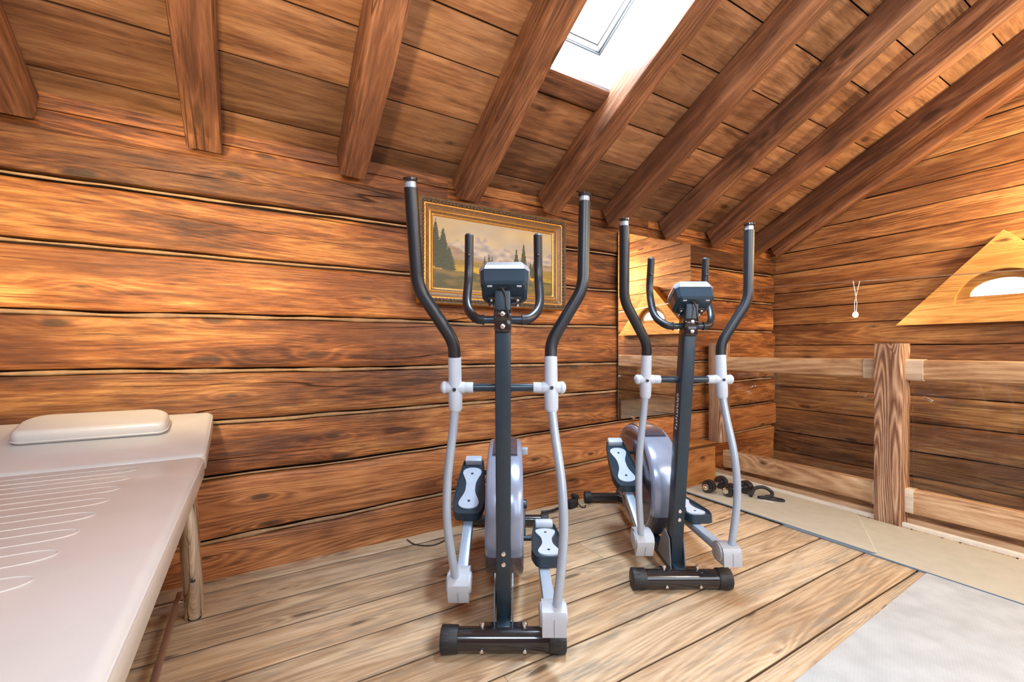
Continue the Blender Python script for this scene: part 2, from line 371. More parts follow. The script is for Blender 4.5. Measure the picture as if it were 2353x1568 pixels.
# floor -----------------------------------------------------------------
mb=MB(); edges=[-1.9+0.0,-1.69,-1.47,-1.26,-1.05,-0.84,-0.63,-0.42,-0.21,0.0,0.2,0.405,0.61,0.82,1.026,1.235,1.444,1.663,1.875,2.09,2.30,2.52]
def wob(k,amp):
    return lambda u,k=k: amp*(mnoise.noise(Vector((u*0.9,k*7.3,0)))+0.5*mnoise.noise(Vector((u*3.1,k*7.3,5))))
for k in range(len(edges)-1):
    y0,y1=edges[k],edges[k+1]
    xs=[XL-0.1]; 
    j=random.uniform(0.2,1.6)
    if random.random()<0.55: xs.append(j)
    xs.append(XR+0.04)
    wa=wob(k,0.006); wb=wob(k+1,0.006)
    for a,b in zip(xs[:-1],xs[1:]):
        t=random.uniform(0.86,1.1)
        board(mb,(a,y0,0),(1,0,0),(0,1,0),(0,0,1),b-a-0.002,y1-y0,0.03,(t,random.uniform(-0.06,0.10),0),bev=0.003,seg=0.1,warp=0.0015,
              v_lo=(lambda u,a=a,wa=wa: wa(u+a)+0.0030),v_hi=(lambda u,a=a,wb=wb,d=y1-y0: d+wb(u+a)-0.0030))
floor=struct(mb.build('floor',M['floor'],smooth=30,recalc=False))
sub=MB(); sub.box(((XL+XR)/2,0.3,-0.05),(XR-XL+0.1,4.5,0.04)); sub.box((XR+0.02,0.3,-0.14),(0.06,4.5,0.18))
struct(sub.build('floor_base',M['dark_gap'],parent=floor,smooth=0))
lw=MB(); lw.box((3.95,0.3,-2.35),(1.3,4.6,0.05)); struct(lw.build('floor_lower',M['dark_gap'],smooth=0))

# log wall (back) ---------------------------------------------------------
seams=[-0.03,0.20,0.478,0.722,0.953,1.207,1.478,1.742,1.935]
slope=[0.0,0.030,0.016,0.012,-0.002,0.004,0.006,0.008,0.0]
tints=[(1.02,0.0),(0.98,0.0),(1.0,-0.03),(0.86,-0.10),(1.2,0.0),(1.5,-0.02),(0.92,0.0),(0.50,-0.03)]  # two middle logs lightened to carry the lamplight on the left wall
def seamz(k,x):
    if k==0: return -0.03
    z=seams[k]+slope[k]*(x-0.6)
    return z+0.010*mnoise.noise(Vector((x*0.8,k*5.7,1)))+0.005*mnoise.noise(Vector((x*3.5,k*5.7,2)))
mb=MB(); ch=MB(); X1=XG-0.02
for k in range(len(seams)-1):
    off=random.uniform(-0.012,0.012) if k<7 else -0.02
    x0=XL-0.05; g=0.011
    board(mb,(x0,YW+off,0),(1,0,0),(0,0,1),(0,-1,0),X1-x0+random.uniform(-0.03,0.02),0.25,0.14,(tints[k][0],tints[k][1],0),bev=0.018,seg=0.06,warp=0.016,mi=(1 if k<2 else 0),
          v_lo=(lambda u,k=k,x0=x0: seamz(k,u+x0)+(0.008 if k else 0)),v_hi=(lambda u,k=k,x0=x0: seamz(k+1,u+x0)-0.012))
for k in range(1,len(seams)-1):
    n=90; P=[]
    amt={2:0.5,6:0.7,7:0.6}.get(k,1.0)
    for i in range(n+1):
        x=XL-0.05+(X1-XL)*i/n
        P.append((x,YW+0.004+0.006*mnoise.noise(Vector((x*9,k,4))),seamz(k,x)-0.004))
    R=[max(0.002,amt*(0.0085+0.007*mnoise.noise(Vector((i*0.35,k*3.0,8))))) for i in range(n+1)]
    ch.tube(P,R,8)
wall_back=struct(mb.build('wall_back',[M['log'],M['log_clean']],smooth=40,recalc=False))
# boards closing the wall between the top log and the roof
up=MB()
for xs0,xs1 in [(XL-0.05,1.0),(1.0,2.7),(2.7,X1)]:
    board(up,(xs0,YW+0.03,1.90),(1,0,0),(0,0,1),(0,-1,0),xs1-xs0,0.105,0.05,(random.uniform(0.95,1.2),0.05,0),bev=0.004,edge=0.004)
    board(up,(xs0,YW+0.03,2.008),(1,0,0),(0,0,1),(0,-1,0),xs1-xs0,0.12,0.05,(random.uniform(0.9,1.15),0.02,0),bev=0.004,edge=0.004)
struct(up.build('eaves_board',M['log'],parent=wall_back,smooth=30,recalc=False))
struct(ch.build('chinking',M['chink'],parent=wall_back,smooth=60))
bk=MB(); bk.box(((XL+XG)/2,YW+0.10,1.0),(XG-XL,0.06,2.2)); struct(bk.build('wall_core',M['dark_gap'],parent=wall_back,smooth=0))
lowb=MB(); 
for i in range(9): board(lowb,(XR-0.3,YW+0.06,-2.3+i*0.25),(1,0,0),(0,0,1),(0,-1,0),1.5,0.245,0.04,(0.5,0,0))
struct(lowb.build('wall_stairwell',M['gable'],smooth=30,recalc=False))

# gable wall (right) -------------------------------------------------------
mb=MB(); z=-2.3
gz=[]
while z<3.9:
    h=random.uniform(0.155,0.235); gz.append((z,h)); z+=h
for i,(z,h) in enumerate(gz):
    ymax=YW+0.08 if z<ZB-0.05 else YW-(z-ZB)/TP+0.08
    ymin=-2.0 if z<ZB else max(-2.0,2*YR-ymax)
    if ymax-ymin<0.2: continue
    t=random.uniform(0.78,1.12)
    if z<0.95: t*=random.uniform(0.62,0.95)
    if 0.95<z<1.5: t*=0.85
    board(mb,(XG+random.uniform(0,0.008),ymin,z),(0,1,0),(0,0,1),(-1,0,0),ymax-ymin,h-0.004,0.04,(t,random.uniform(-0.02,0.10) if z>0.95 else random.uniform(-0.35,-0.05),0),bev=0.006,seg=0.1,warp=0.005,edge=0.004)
wall_right=struct(mb.build('wall_right',M['gable'],smooth=30,recalc=False))
bk=MB(); bk.box((XG+0.06,0.3,0.75),(0.04,4.6,6.2)); struct(bk.build('wall_core',M['dark_gap'],parent=wall_right,smooth=0))

# left wall and the two walls behind the camera ------------------------------
mb=MB()
for k in range(12):
    z=k*0.25-0.03; ymax=YW if z<ZB else YW-(z-ZB)/TP
    board(mb,(XL,-1.9,z),(0,1,0),(0,0,1),(1,0,0),ymax+1.9,0.243,0.1,(random.uniform(0.85,1.1),0.03,0),bev=0.015,warp=0.01,seg=0.12)
struct(mb.build('wall_left',M['log'],smooth=35,recalc=False))
mb=MB()
for k in range(15):
    board(mb,(XL-0.1,-1.9,k*0.25-0.03),(1,0,0),(0,0,1),(0,1,0),XG-XL+0.2,0.243,0.1,(random.uniform(0.9,1.15),0.03,0),bev=0.015,warp=0.01,seg=0.3)
struct(mb.build('wall_front',M['log'],smooth=35,recalc=False))

# ceiling --------------------------------------------------------------------
RX=[-0.795,-0.183,0.443,1.100,1.692,2.268,2.862,3.455,4.06,4.375]   # rafter centre lines
RW,RD=0.138,0.152
SU=Vector((0,-cos(PIT),sin(PIT)))      # up the slope
SN=Vector((0,-sin(PIT),-cos(PIT)))     # out of the ceiling, into the room
def roofpt(x,s,w=0.0): return Vector((x,YW,ZB))+SU*s+SN*w+Vector((x*0,0,0))
SK0,SK1=0.755,1.90                       # skylight opening, along the slope
SLEN=(YW-YR)/cos(PIT)
mb=MB()
rows=[]; s=-0.12
rr=random.Random(3)
while s<SLEN:
    h=rr.choice([0.17,0.20,0.22,0.25,0.27]); rows.append((s,h)); s+=h
bounds=[XL-0.2]+RX[1:]+[XG+0.1]
for bi in range(len(bounds)-1):
    xa,xb=bounds[bi],bounds[bi+1]
    for (s,h) in rows:
        segs=[(s,s+h)]
        if bi==3:
            if s>=SK0 and s+h<=SK1: continue
            if s<SK0<s+h: segs=[(s,SK0)]
            elif s<SK1<s+h: segs=[(SK1,s+h)]
        for a,b in segs:
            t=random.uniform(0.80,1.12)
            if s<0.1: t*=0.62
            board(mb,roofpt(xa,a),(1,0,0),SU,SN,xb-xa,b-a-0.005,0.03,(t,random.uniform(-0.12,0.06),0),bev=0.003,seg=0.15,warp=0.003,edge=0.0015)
ceiling=struct(mb.build('ceiling',M['ceil'],smooth=30,recalc=False))
bk=MB()
def slope_box(mbx,x0,x1,s0,s1,w0,w1,mi=0):
    vs=[roofpt(x,s,w) for x in (x0,x1) for s in (s0,s1) for w in (w0,w1)]
    mbx.add(vs,[(0,1,3,2),(4,6,7,5),(0,4,5,1),(2,3,7,6),(0,2,6,4),(1,5,7,3)],mi)
slope_box(bk,XL-0.2,RX[3],-0.2,SLEN,-0.08,-0.035); slope_box(bk,RX[4],XG+0.1,-0.2,SLEN,-0.08,-0.035)
slope_box(bk,RX[3],RX[4],-0.2,SK0-0.01,-0.08,-0.035); slope_box(bk,RX[3],RX[4],SK1+0.01,SLEN,-0.08,-0.035)
struct(bk.build('roof_deck',M['dark_gap'],parent=ceiling,smooth=0))
# the other roof slope, behind the camera
mb=MB()
SU2=Vector((0,cos(PIT),sin(PIT))); SN2=Vector((0,sin(PIT),-cos(PIT)))
zr=zroof(YR)
for k in range(6):
    board(mb,Vector((XL-0.2,YR,zr))-SU2*((k+1)*0.25),(1,0,0),SU2,SN2,XG-XL+0.3,0.245,0.03,(random.uniform(0.9,1.1),0,0),bev=0.003,seg=0.4)
struct(mb.build('ceiling_far_slope',M['ceil'],smooth=30,recalc=False))

# rafters -----------------------------------------------------------------------
rafter_labels=['brown rafter cut off by the left edge of the photo','reddish brown rafter above the gap between massage table and picture, second from the left','rafter ending just left of the picture frame, third from the left',
 'rafter along the left side of the skylight, ending above the picture','rafter along the right side of the skylight with a pale weathered end','rafter ending between the two ellipticals, first one right of the skylight pair',
 'rafter ending above the wall mirror, with a knot on its pale underside','rafter ending right of the mirror top, above the right grip of the rear elliptical','shade-darkened rafter beside the gable, ending at the corner above the balustrade','rafter lying flat against the gable wall']
rt=[0.95,1.15,1.05,0.95,0.95,0.95,1.02,1.05,0.68,1.25]  # rafter beside the gable darkened to suggest its shaded side
for i,x in enumerate(RX):
    mb=MB(); w=(0.115 if i==8 else RW) if i<9 else 0.10
    s0=-0.02+random.uniform(-0.02,0.02); L0=roofpt(x,s0,RD/2); L1=roofpt(x,SLEN,RD/2)
    loc=Vector((x,YW,ZB))
    beam(mb,L0-loc,L1-loc,(1,0,0),w*random.uniform(0.95,1.06),RD,(rt[i],random.uniform(-0.10,0.04),0),bev=0.012,warp=0.010)
    tag(mb.build('rafter',M['rafter'],loc=loc,smooth=40,recalc=True),rafter_labels[i],'beam',group='roof rafters')

# skylight -------------------------------------------------------------------------
xa,xb=RX[3]+RW/2-0.01,RX[4]-RW/2+0.01
sky=bpy.data.objects.new('window_1',None); COL.objects.link(sky); struct(sky)
D=0.17
mb=MB()
slope_box(mb,xa-0.02,xa,SK0,SK1,-D,0.0); slope_box(mb,xb,xb+0.02,SK0,SK1,-D,0.02)
slope_box(mb,xa,xb,SK0-0.02,SK0,-D,0.0); slope_box(mb,xa,xb,SK1,SK1+0.02,-D,0.0)
struct(mb.build('window_lining',M['white_paint'],parent=sky,smooth=0))
mb=MB(); fw=0.078
slope_box(mb,xa,xa+fw,SK0,SK1,-D-0.04,-D+0.05); slope_box(mb,xb-fw,xb,SK0,SK1,-D-0.04,-D+0.05)
slope_box(mb,xa+fw,xb-fw,SK0,SK0+fw,-D-0.04,-D+0.05); slope_box(mb,xa+fw,xb-fw,SK1-fw,SK1,-D-0.04,-D+0.05)
struct(mb.build('window_frame',M['white_paint'],parent=sky,smooth=0))
mb=MB(); a,b=xa+fw,xb-fw; s0,s1=SK0+fw,SK1-fw; q=0.006
for (x0,x1,c0,c1) in ((a,a+q,s0,s1),(b-q,b,s0,s1),(a,b,s0,s0+q),(a,b,s1-q,s1)):
    slope_box(mb,x0,x1,c0,c1,-D+0.02,-D+0.052)
struct(mb.build('window_seal',M['gasket'],parent=sky,smooth=0))
mb=MB(); f2=0.03
slope_box(mb,a,a+f2,s0,s1,-D-0.05,-D+0.03); slope_box(mb,b-f2,b,s0,s1,-D-0.05,-D+0.03)
slope_box(mb,a,b,s0,s0+f2,-D-0.05,-D+0.03); slope_box(mb,a,b,s1-f2,s1,-D-0.05,-D+0.03)
struct(mb.build('window_sash',M['white_paint'],parent=sky,smooth=0))
mb=MB(); a+=f2; b-=f2; s0+=f2; s1-=f2
for (x0,x1,c0,c1) in ((a,a+q,s0,s1),(b-q,b,s0,s1),(a,b,s0,s0+q),(a,b,s1-q,s1)):
    slope_box(mb,x0,x1,c0,c1,-D-0.02,-D+0.031)
struct(mb.build('window_seal',M['gasket'],parent=sky,smooth=0))
mb=MB(); slope_box(mb,xa,xb,SK0,SK1,-D-0.06,-D-0.045)
struct(mb.build('window_pane',M['sky_pane'],parent=sky,smooth=0))
mb=MB()
board(mb,roofpt(RX[3]+RW/2-0.01,SK0-0.115,0.03),(1,0,0),SU,SN,RX[4]-RX[3]-RW+0.02,0.115,0.03,(0.95,-0.1,0),bev=0.004)
struct(mb.build('window_header',M['rafter'],parent=sky,smooth=30,recalc=False))

# arched gable window in a triangular surround ------------------------------------------
gw=bpy.data.objects.new('window_2',None); COL.objects.link(gw); gw.location=(XG,0.867,1.237); struct(gw)
HB,HH=0.575,0.62      # half base, height
def arch(r,z0,n=20,ky=1.0,kz=1.0): return [(r*ky*cos(pi*i/n),z0+r*kz*sin(pi*i/n)) for i in range(n+1)]
mb=MB(); th=0.10
# triangle ring with an arched hole: front face made by strips
oa=arch(0.245,0.135,24,1.0,0.92)
def tri_hit(a):
    # point on the triangle boundary seen from the arch centre in direction a
    cy,cz=0.0,0.135
    dy,dz=cos(a),sin(a); best=1e9
    segs=[((-HB,0),(HB,0)),((HB,0),(0,HH)),((0,HH),(-HB,0))]
    for (p,q) in segs:
        ex,ez=q[0]-p[0],q[1]-p[1]; den=dy*ez-dz*ex
        if abs(den)<1e-9: continue
        t=((p[0]-cy)*ez-(p[1]-cz)*ex)/den; uu=((p[0]-cy)*dz-(p[1]-cz)*dy)/den
        if t>1e-6 and -1e-6<=uu<=1+1e-6: best=min(best,t)
    return (cy+dy*best,cz+dz*best)
angs=sorted(set([pi*i/24 for i in range(25)]+[pi/2]))
outer=[];inner=[]
for a in angs:
    outer.append(tri_hit(a)); inner.append((0.245*cos(a),0.135+0.245*0.92*sin(a)))
low_out=[(-HB,0.0),(0.0,0.0),(HB,0.0)]
ring_o=outer+[(-HB,0.0),(-0.245,0.0),(0.245,0.0),(HB,0.0)]
ring_i=inner+[(-0.245,0.135),(-0.245,0.135),(0.245,0.135),(0.245,0.135)]
n=len(ring_o); vs=[]
for (rg,x) in ((ring_o,-th),(ring_i,-th),(ring_o,0.0),(ring_i,0.0)):
    for p in rg: vs.append((x,p[0],p[1]))
fs=[]
for i in range(n):
    j=(i+1)%n
    fs.append((i,j,n+j,n+i)); fs.append((i,2*n+i,2*n+j,j)); fs.append((n+i,n+j,3*n+j,3*n+i))
b=bmesh.new(); bv=[b.verts.new(v) for v in vs]
for f in fs:
    try: b.faces.new([bv[i] for i in f])
    except ValueError: pass
bmesh.ops.remove_doubles(b,verts=b.verts,dist=1e-5)
bmesh.ops.subdivide_edges(b,edges=[e for e in b.edges if e.calc_length()>0.12],cuts=3,use_grid_fill=True)
n0=len(mb.v); mb.bm(b); grain_fill(mb,n0,1,(1.05,0.05,0))
struct(mb.build('window_surround',M['window_wood'],parent=gw,smooth=30))
mb=MB(); n=28   # inner brown arched frame
ro=[(0.245*cos(pi*i/n),0.137+0.225*sin(pi*i/n)) for i in range(n+1)]; ri=[(0.172*cos(pi*i/n),0.187+0.115*sin(pi*i/n)) for i in range(n+1)]
vs=[(x,p[0],p[1]) for (rg,x) in ((ro,-0.055),(ri,-0.055),(ri,-0.02)) for p in rg]; m=n+1; fs=[]
for i in range(m):
    j=(i+1)%m; fs.append((i,j,m+j,m+i)); fs.append((m+i,m+j,2*m+j,2*m+i))
n0=0; mb.add(vs,fs); grain_fill(mb,0,1,(0.62,0.08,0))
struct(mb.build('window_frame',M['window_wood'],parent=gw,smooth=30))
mb=MB(); vs=[(-0.03,p[0]*1.02,0.185+(p[1]-0.185)*1.05) for p in ri]; mb.add(vs,[tuple(range(len(vs)))])
struct(mb.build('window_pane',M['arch_pane'],parent=gw,smooth=0,recalc=False))

# floor edge strips under the balustrade ----------------------------------------------------
mb=MB(); board(mb,(XR-0.085,-1.8,0.022),(0,1,0),(1,0,0),(0,0,1),YW-0.02+1.8,0.030,0.022,(1.15,-0.1,0),bev=0.003,seg=0.3); struct(mb.build('trim_1',M['trim_white'],smooth=30))
mb=MB(); board(mb,(XR-0.012,-1.8,0.035),(0,1,0),(1,0,0),(0,0,1),YW-0.02+1.8,0.035,0.035,(1.1,0.25,0),bev=0.003,seg=0.3); struct(mb.build('trim_2',M['pale'],smooth=30))

# balustrade -----------------------------------------------------------------------------------
bal=thing('balustrade','wooden balustrade with clear glass panels guarding the stairwell before the gable wall','balustrade',(XR,1.133,0))
def lp(x,y,z): return (x,y,z)   # local: origin (XR,1.18,0)
mb=MB(); beam(mb,(-0.035,0,0.0),(-0.035,0,1.085),(0,1,0),0.128,0.15,(1.0,-0.05,0),bev=0.008,warp=0.006); mb.build('post',M['post'],parent=bal,smooth=40)
mb=MB(); beam(mb,(-0.03,1.16,0.28),(-0.03,1.16,1.10),(0,1,0),0.11,0.13,(0.85,-0.12,0),bev=0.008,warp=0.006); mb.build('post',M['post'],parent=bal,smooth=40)
for (y0,y1,dx) in ((0.062,1.12,0.0),(-2.8,-0.062,0.0)):
    mb=MB(); beam(mb,(dx,y0,0.93),(dx,y1,0.93),(1,0,0),0.075,0.115,(1.0,0.0,0),bev=0.018,warp=0.005); mb.build('handrail',M['rail'],parent=bal,smooth=40)
    mb=MB(); beam(mb,(dx,y0,0.145),(dx,y1,0.145),(1,0,0),0.07,0.135,(1.12,-0.06,0),bev=0.006,warp=0.004); mb.build('bottom_rail',M['rail'],parent=bal,smooth=40)
    mb=MB(); mb.box((0.0,(y0+y1)/2+0.0,0.545),(0.008,abs(y1-y0)-0.05,0.67)); mb.build('glass_panel',M['glass'],parent=bal,smooth=0)
for sg in (1,-1):  # pale, slightly larger blocks on the rail ends beside the post
    mb=MB(); beam(mb,(-0.002,sg*0.062,0.927),(-0.002,sg*0.145,0.927),(1,0,0),0.088,0.128,(1.05,-0.12,0),bev=0.02); o=mb.build('rail_end_block',M['pale'],parent=bal,smooth=40); o['label']='pale block over the rail end at the post'
    mb=MB(); beam(mb,(-0.002,sg*0.062,0.145),(-0.002,sg*0.10,0.145),(1,0,0),0.078,0.140,(1.15,-0.2,0),bev=0.006); o=mb.build('rail_end_block',M['pale'],parent=bal,smooth=40); o['label']='pale block over the rail end at the post'
    mb=MB(); mb.box((-0.012,sg*0.16,0.76),(0.02,0.05,0.012),0.003,rot=Matrix.Rotation(radians(25),4,'X')); mb.build('glass_clip',M['chrome'],parent=bal)
mb=MB(); mb.box((-0.012,0.88,0.755),(0.02,0.05,0.012),0.003,rot=Matrix.Rotation(radians(-25),4,'X')); mb.build('glass_clip',M['chrome'],parent=bal)

# wooden box against the log wall ----------------------------------------------------------------
bx=thing('wooden_box','low orange wooden box bench against the log wall beneath the mirror','box',(2.80,2.30,0))
mb=MB(); board(mb,(-0.36,-0.095,0.0),(1,0,0),(0,0,1),(0,-1,0),0.75,0.285,0.02,(1.0,0.04,0),bev=0.003); mb.build('front_panel',M['boxwood'],parent=bx,smooth=30)
for x,nx in ((-0.36,-1),(0.37,1)):
    mb=MB(); board(mb,(x,-0.092,0.0),(0,1,0),(0,0,1),(nx,0,0),0.185,0.284,0.02,(1.0,0.04,0),bev=0.003); mb.build('side_panel',M['boxwood'],parent=bx,smooth=30)
mb=MB(); board(mb,(-0.37,-0.11,0.307),(1,0,0),(0,1,0),(0,0,1),0.765,0.205,0.022,(0.95,0.02,0),bev=0.004); mb.build('lid',M['boxwood'],parent=bx,smooth=30)

# mirror --------------------------------------------------------------------------------------------
mr=thing('wall_mirror','frameless rectangular mirror on the log wall behind the rear elliptical','mirror',(2.722,YW-0.03,0.535))
mb=MB(); mb.box((0,-0.001,0.69),(0.81,0.004,1.38)); mb.build('mirror_glass',M['mirror'],parent=mr,smooth=0)
mb=MB(); mb.box((0,0.0075,0.69),(0.806,0.013,1.376)); mb.build('backing',M['dark_gap'],parent=mr,smooth=0)
for x in (-0.25,0.25,):
    mb=MB(); mb.box((x,-0.005,0.0),(0.03,0.012,0.016),0.002); mb.build('mirror_clip',M['chrome'],parent=mr)
mb=MB(); mb.sphere((0.405,-0.006,0.98),0.010); mb.build('mirror_clip',M['chrome'],parent=mr)

# framed painting ---------------------------------------------------------------------------------------
pw,ph=1.02,0.60
pic=thing('framed_painting','gilt framed alpine landscape painting hanging on the log wall behind the front elliptical','picture',(1.295,YW-0.035,1.307))
prof=[(0.0,0.0,0),(0.0,0.035,0),(0.006,0.042,0),(0.012,0.040,1),(0.022,0.044,1),(0.034,0.036,1),(0.038,0.034,0),(0.043,0.036,0),(0.047,0.030,2),(0.066,0.022,2),(0.070,0.026,0),(0.076,0.026,0),(0.079,0.020,2),(0.088,0.014,2),(0.090,0.014,0),(0.096,0.010,0),(0.098,0.004,0)]
mb=MB(); k=len(prof); vs=[]; fs=[]; mi=[]
NS=40
def rect(off):
    hw,hh=pw/2-off,ph/2-off; return [(-hw,-hh),(hw,-hh),(hw,hh),(-hw,hh)]
for (off,dep,_) in prof:
    c=rect(off)
    for e in range(4):
        a=c[e]; b2=c[(e+1)%4]
        for i in range(NS):
            t=i/NS
            vs.append((a[0]+(b2[0]-a[0])*t,-dep,a[1]+(b2[1]-a[1])*t+ph/2))
n=4*NS
for r in range(k-1):
    for j in range(n): mb.f.append((r*n+j,r*n+(j+1)%n,(r+1)*n+(j+1)%n,(r+1)*n+j)); mb.m.append(prof[r+1][2])
mb.v=vs
for e in range(4):   # carved beads on the dark band
    c=rect(0.026); a=c[e]; b2=c[(e+1)%4]; Ln=sqrt((b2[0]-a[0])**2+(b2[1]-a[1])**2); q=int(Ln/0.022)
    for i in range(q):
        t=(i+0.5)/q; mb.sphere((a[0]+(b2[0]-a[0])*t,-0.042,a[1]+(b2[1]-a[1])*t+ph/2),0.009,1,sc_=(1,0.6,1),u=8,v=6)
mb.build('frame',[M['gold'],M['frame_dark'],M['frame_mid']],parent=pic,smooth=50)
# canvas: vertex-painted mountains
def canvas_col(u,v):
    N=lambda a,b,c=0: mnoise.noise(Vector((a,b,c)))
    d=0.5+0.5*N(u*9,v*9,1)
    c=Vector((0.66,0.50,0.30)).lerp(Vector((0.50,0.42,0.34)),max(0,min(1,0.5+0.9*N(u*3,v*5,2)))) if v>0.3 else Vector((0.5,0.4,0.3))
    c=c*(0.92+0.16*d)
    # far mountains
    def ridge(pts):
        for (a,b2) in zip(pts[:-1],pts[1:]):
            if a[0]<=u<=b2[0]: return a[1]+(b2[1]-a[1])*(u-a[0])/(b2[0]-a[0])
        return 0
    r1=ridge([(0,0.58),(0.1,0.62),(0.18,0.70),(0.24,0.66),(0.30,0.68),(0.345,0.80),(0.37,0.72),(0.40,0.80),(0.44,0.68),(0.50,0.64),(0.57,0.68),(0.63,0.62),(0.70,0.56),(0.80,0.60),(0.86,0.66),(0.93,0.62),(1.0,0.68)])+0.03*N(u*30,0,3)
    if v<r1:
        sh=N(u*14+v*6,v*14-u*8,4)
        c=Vector((0.36,0.31,0.30)).lerp(Vector((0.66,0.52,0.40)),max(0,min(1,0.45+1.2*sh)))
    r2=ridge([(0,0.52),(0.15,0.62),(0.28,0.50),(0.38,0.46),(0.5,0.44),(0.58,0.50),(0.66,0.47),(0.8,0.44),(1.0,0.50)])+0.03*N(u*22,1,3)
    if v<r2: c=Vector((0.27,0.20,0.15)).lerp(Vector((0.46,0.30,0.19)),max(0,min(1,0.5+1.2*N(u*12,v*20,5))))
    r3=0.43+0.015*N(u*10,2,3)-0.05*u
    if v<r3: c=Vector((0.40,0.20,0.05)).lerp(Vector((0.26,0.19,0.06)),max(0,min(1,0.5+1.2*N(u*10,v*20,6))))
    r4=0.37-0.10*u+0.02*N(u*8,4,3)
    if v<r4: c=Vector((0.72,0.44,0.02)).lerp(Vector((0.34,0.22,0.03)),max(0,min(1,0.4+1.1*N(u*7,v*18,7))))
    r5=0.27-0.06*u+0.03*N(u*6,5,3)
    if v<r5: c=Vector((0.075,0.062,0.018)).lerp(Vector((0.24,0.155,0.05)),max(0,min(1,0.35+1.3*N(u*9,v*16,8))))
    def fir(x0,top,bot,wd):
        if bot<v<top:
            hw=wd*((top-v)/(top-bot))**0.8*(0.8+0.35*abs(sin(v*95+x0*50)))
            return abs(u-x0)<hw
        return False
    for (x0,t,b2,w) in ((0.02,0.97,0.30,0.055),(0.075,0.86,0.28,0.060),(0.12,0.60,0.27,0.05),(0.40,0.52,0.36,0.014),(0.435,0.56,0.36,0.018),(0.46,0.53,0.36,0.014),(0.67,0.70,0.34,0.030),(0.735,0.79,0.32,0.036),(0.80,0.50,0.30,0.03),(0.83,0.55,0.26,0.03),(0.87,0.48,0.2,0.04)):
        if fir(x0,t,b2,w): c=Vector((0.034,0.040,0.014))*(0.6+1.0*(0.5+0.5*N(u*40,v*40,9)))
    g=c.x*0.3+c.y*0.59+c.z*0.11
    c=Vector([max(0.004,(g+(q-g)*1.25))*0.62 for q in c])
    return c
mb=MB(); gx,gy=150,88; cols=[]
iw,ih=pw/2-0.096,ph/2-0.096
for j in range(gy+1):
    for i in range(gx+1):
        u,v=i/gx,j/gy; mb.v.append((-iw+2*iw*u,-0.006,ph/2-ih+2*ih*v)); cols.append(canvas_col(u,v))
for j in range(gy):
    for i in range(gx): a=j*(gx+1)+i; mb.f.append((a,a+1,a+gx+2,a+gx+1)); mb.m.append(0)
T=NT('oil_painting'); at=T.node('ShaderNodeAttribute',attribute_name='paint'); T.l.new(at.outputs['Color'],T.bsdf.inputs['Base Color']); T.bsdf.inputs['Roughness'].default_value=0.45
co=T.node('ShaderNodeTexCoord'); T.bump(T.noise(co.outputs['Object'],160,3),0.25,0.002)
cv=mb.build('canvas',T.mat,parent=pic,smooth=0,recalc=False)
ca=cv.data.attributes.new('paint','FLOAT_COLOR','POINT'); ca.data.foreach_set('color',[x for c in cols for x in (c[0],c[1],c[2],1.0)])

# low-voltage cable light ---------------------------------------------------------------------------------
def cz(y): return 1.555+0.053*(y-1.109)
LX,LY=4.02,1.580
for i,dx in enumerate((-0.008,0.035)):
    mb=MB(); mb.tube([(LX+dx,y,cz(y)+dz) for y,dz in ((2.39,0),(1.9,-0.003),(1.2,-0.004),(0.3,-0.003),(-1.85,0.0))],0.0016,6)
    tag(mb.build('lamp_cable',M['steel_wire']),['thin stretched lamp wire nearer the glass balustrade, before the gable wall','thin stretched lamp wire closer to the gable wall boards'][i],'cable',group='low voltage lamp wires')
lamp=thing('pendant_lamp','tiny lit halogen lamp dangling on crossed rods from the stretched wires before the gable wall','lamp',(LX,LY,1.318))
zt=cz(LY)-1.318
mb=MB(); mb.tube([(-0.008,0.012,zt),(0.004,-0.008,zt*0.35),(0.004,-0.004,0.01)],0.0022,6); mb.build('rod',M['steel_wire'],parent=lamp)
mb=MB(); mb.tube([(0.035,-0.014,zt),(0.004,0.008,zt*0.35),(-0.004,0.004,0.01)],0.0022,6); mb.build('rod',M['steel_wire'],parent=lamp)
mb=MB(); mb.box((0.008,0,zt*0.72),(0.012,0.034,0.008),0.002); mb.build('spacer',M['steel_wire'],parent=lamp)
mb=MB(); mb.sphere((0,0,0),0.018,sc_=(1,1,1.15)); mb.build('bulb',M['bulb'],parent=lamp)

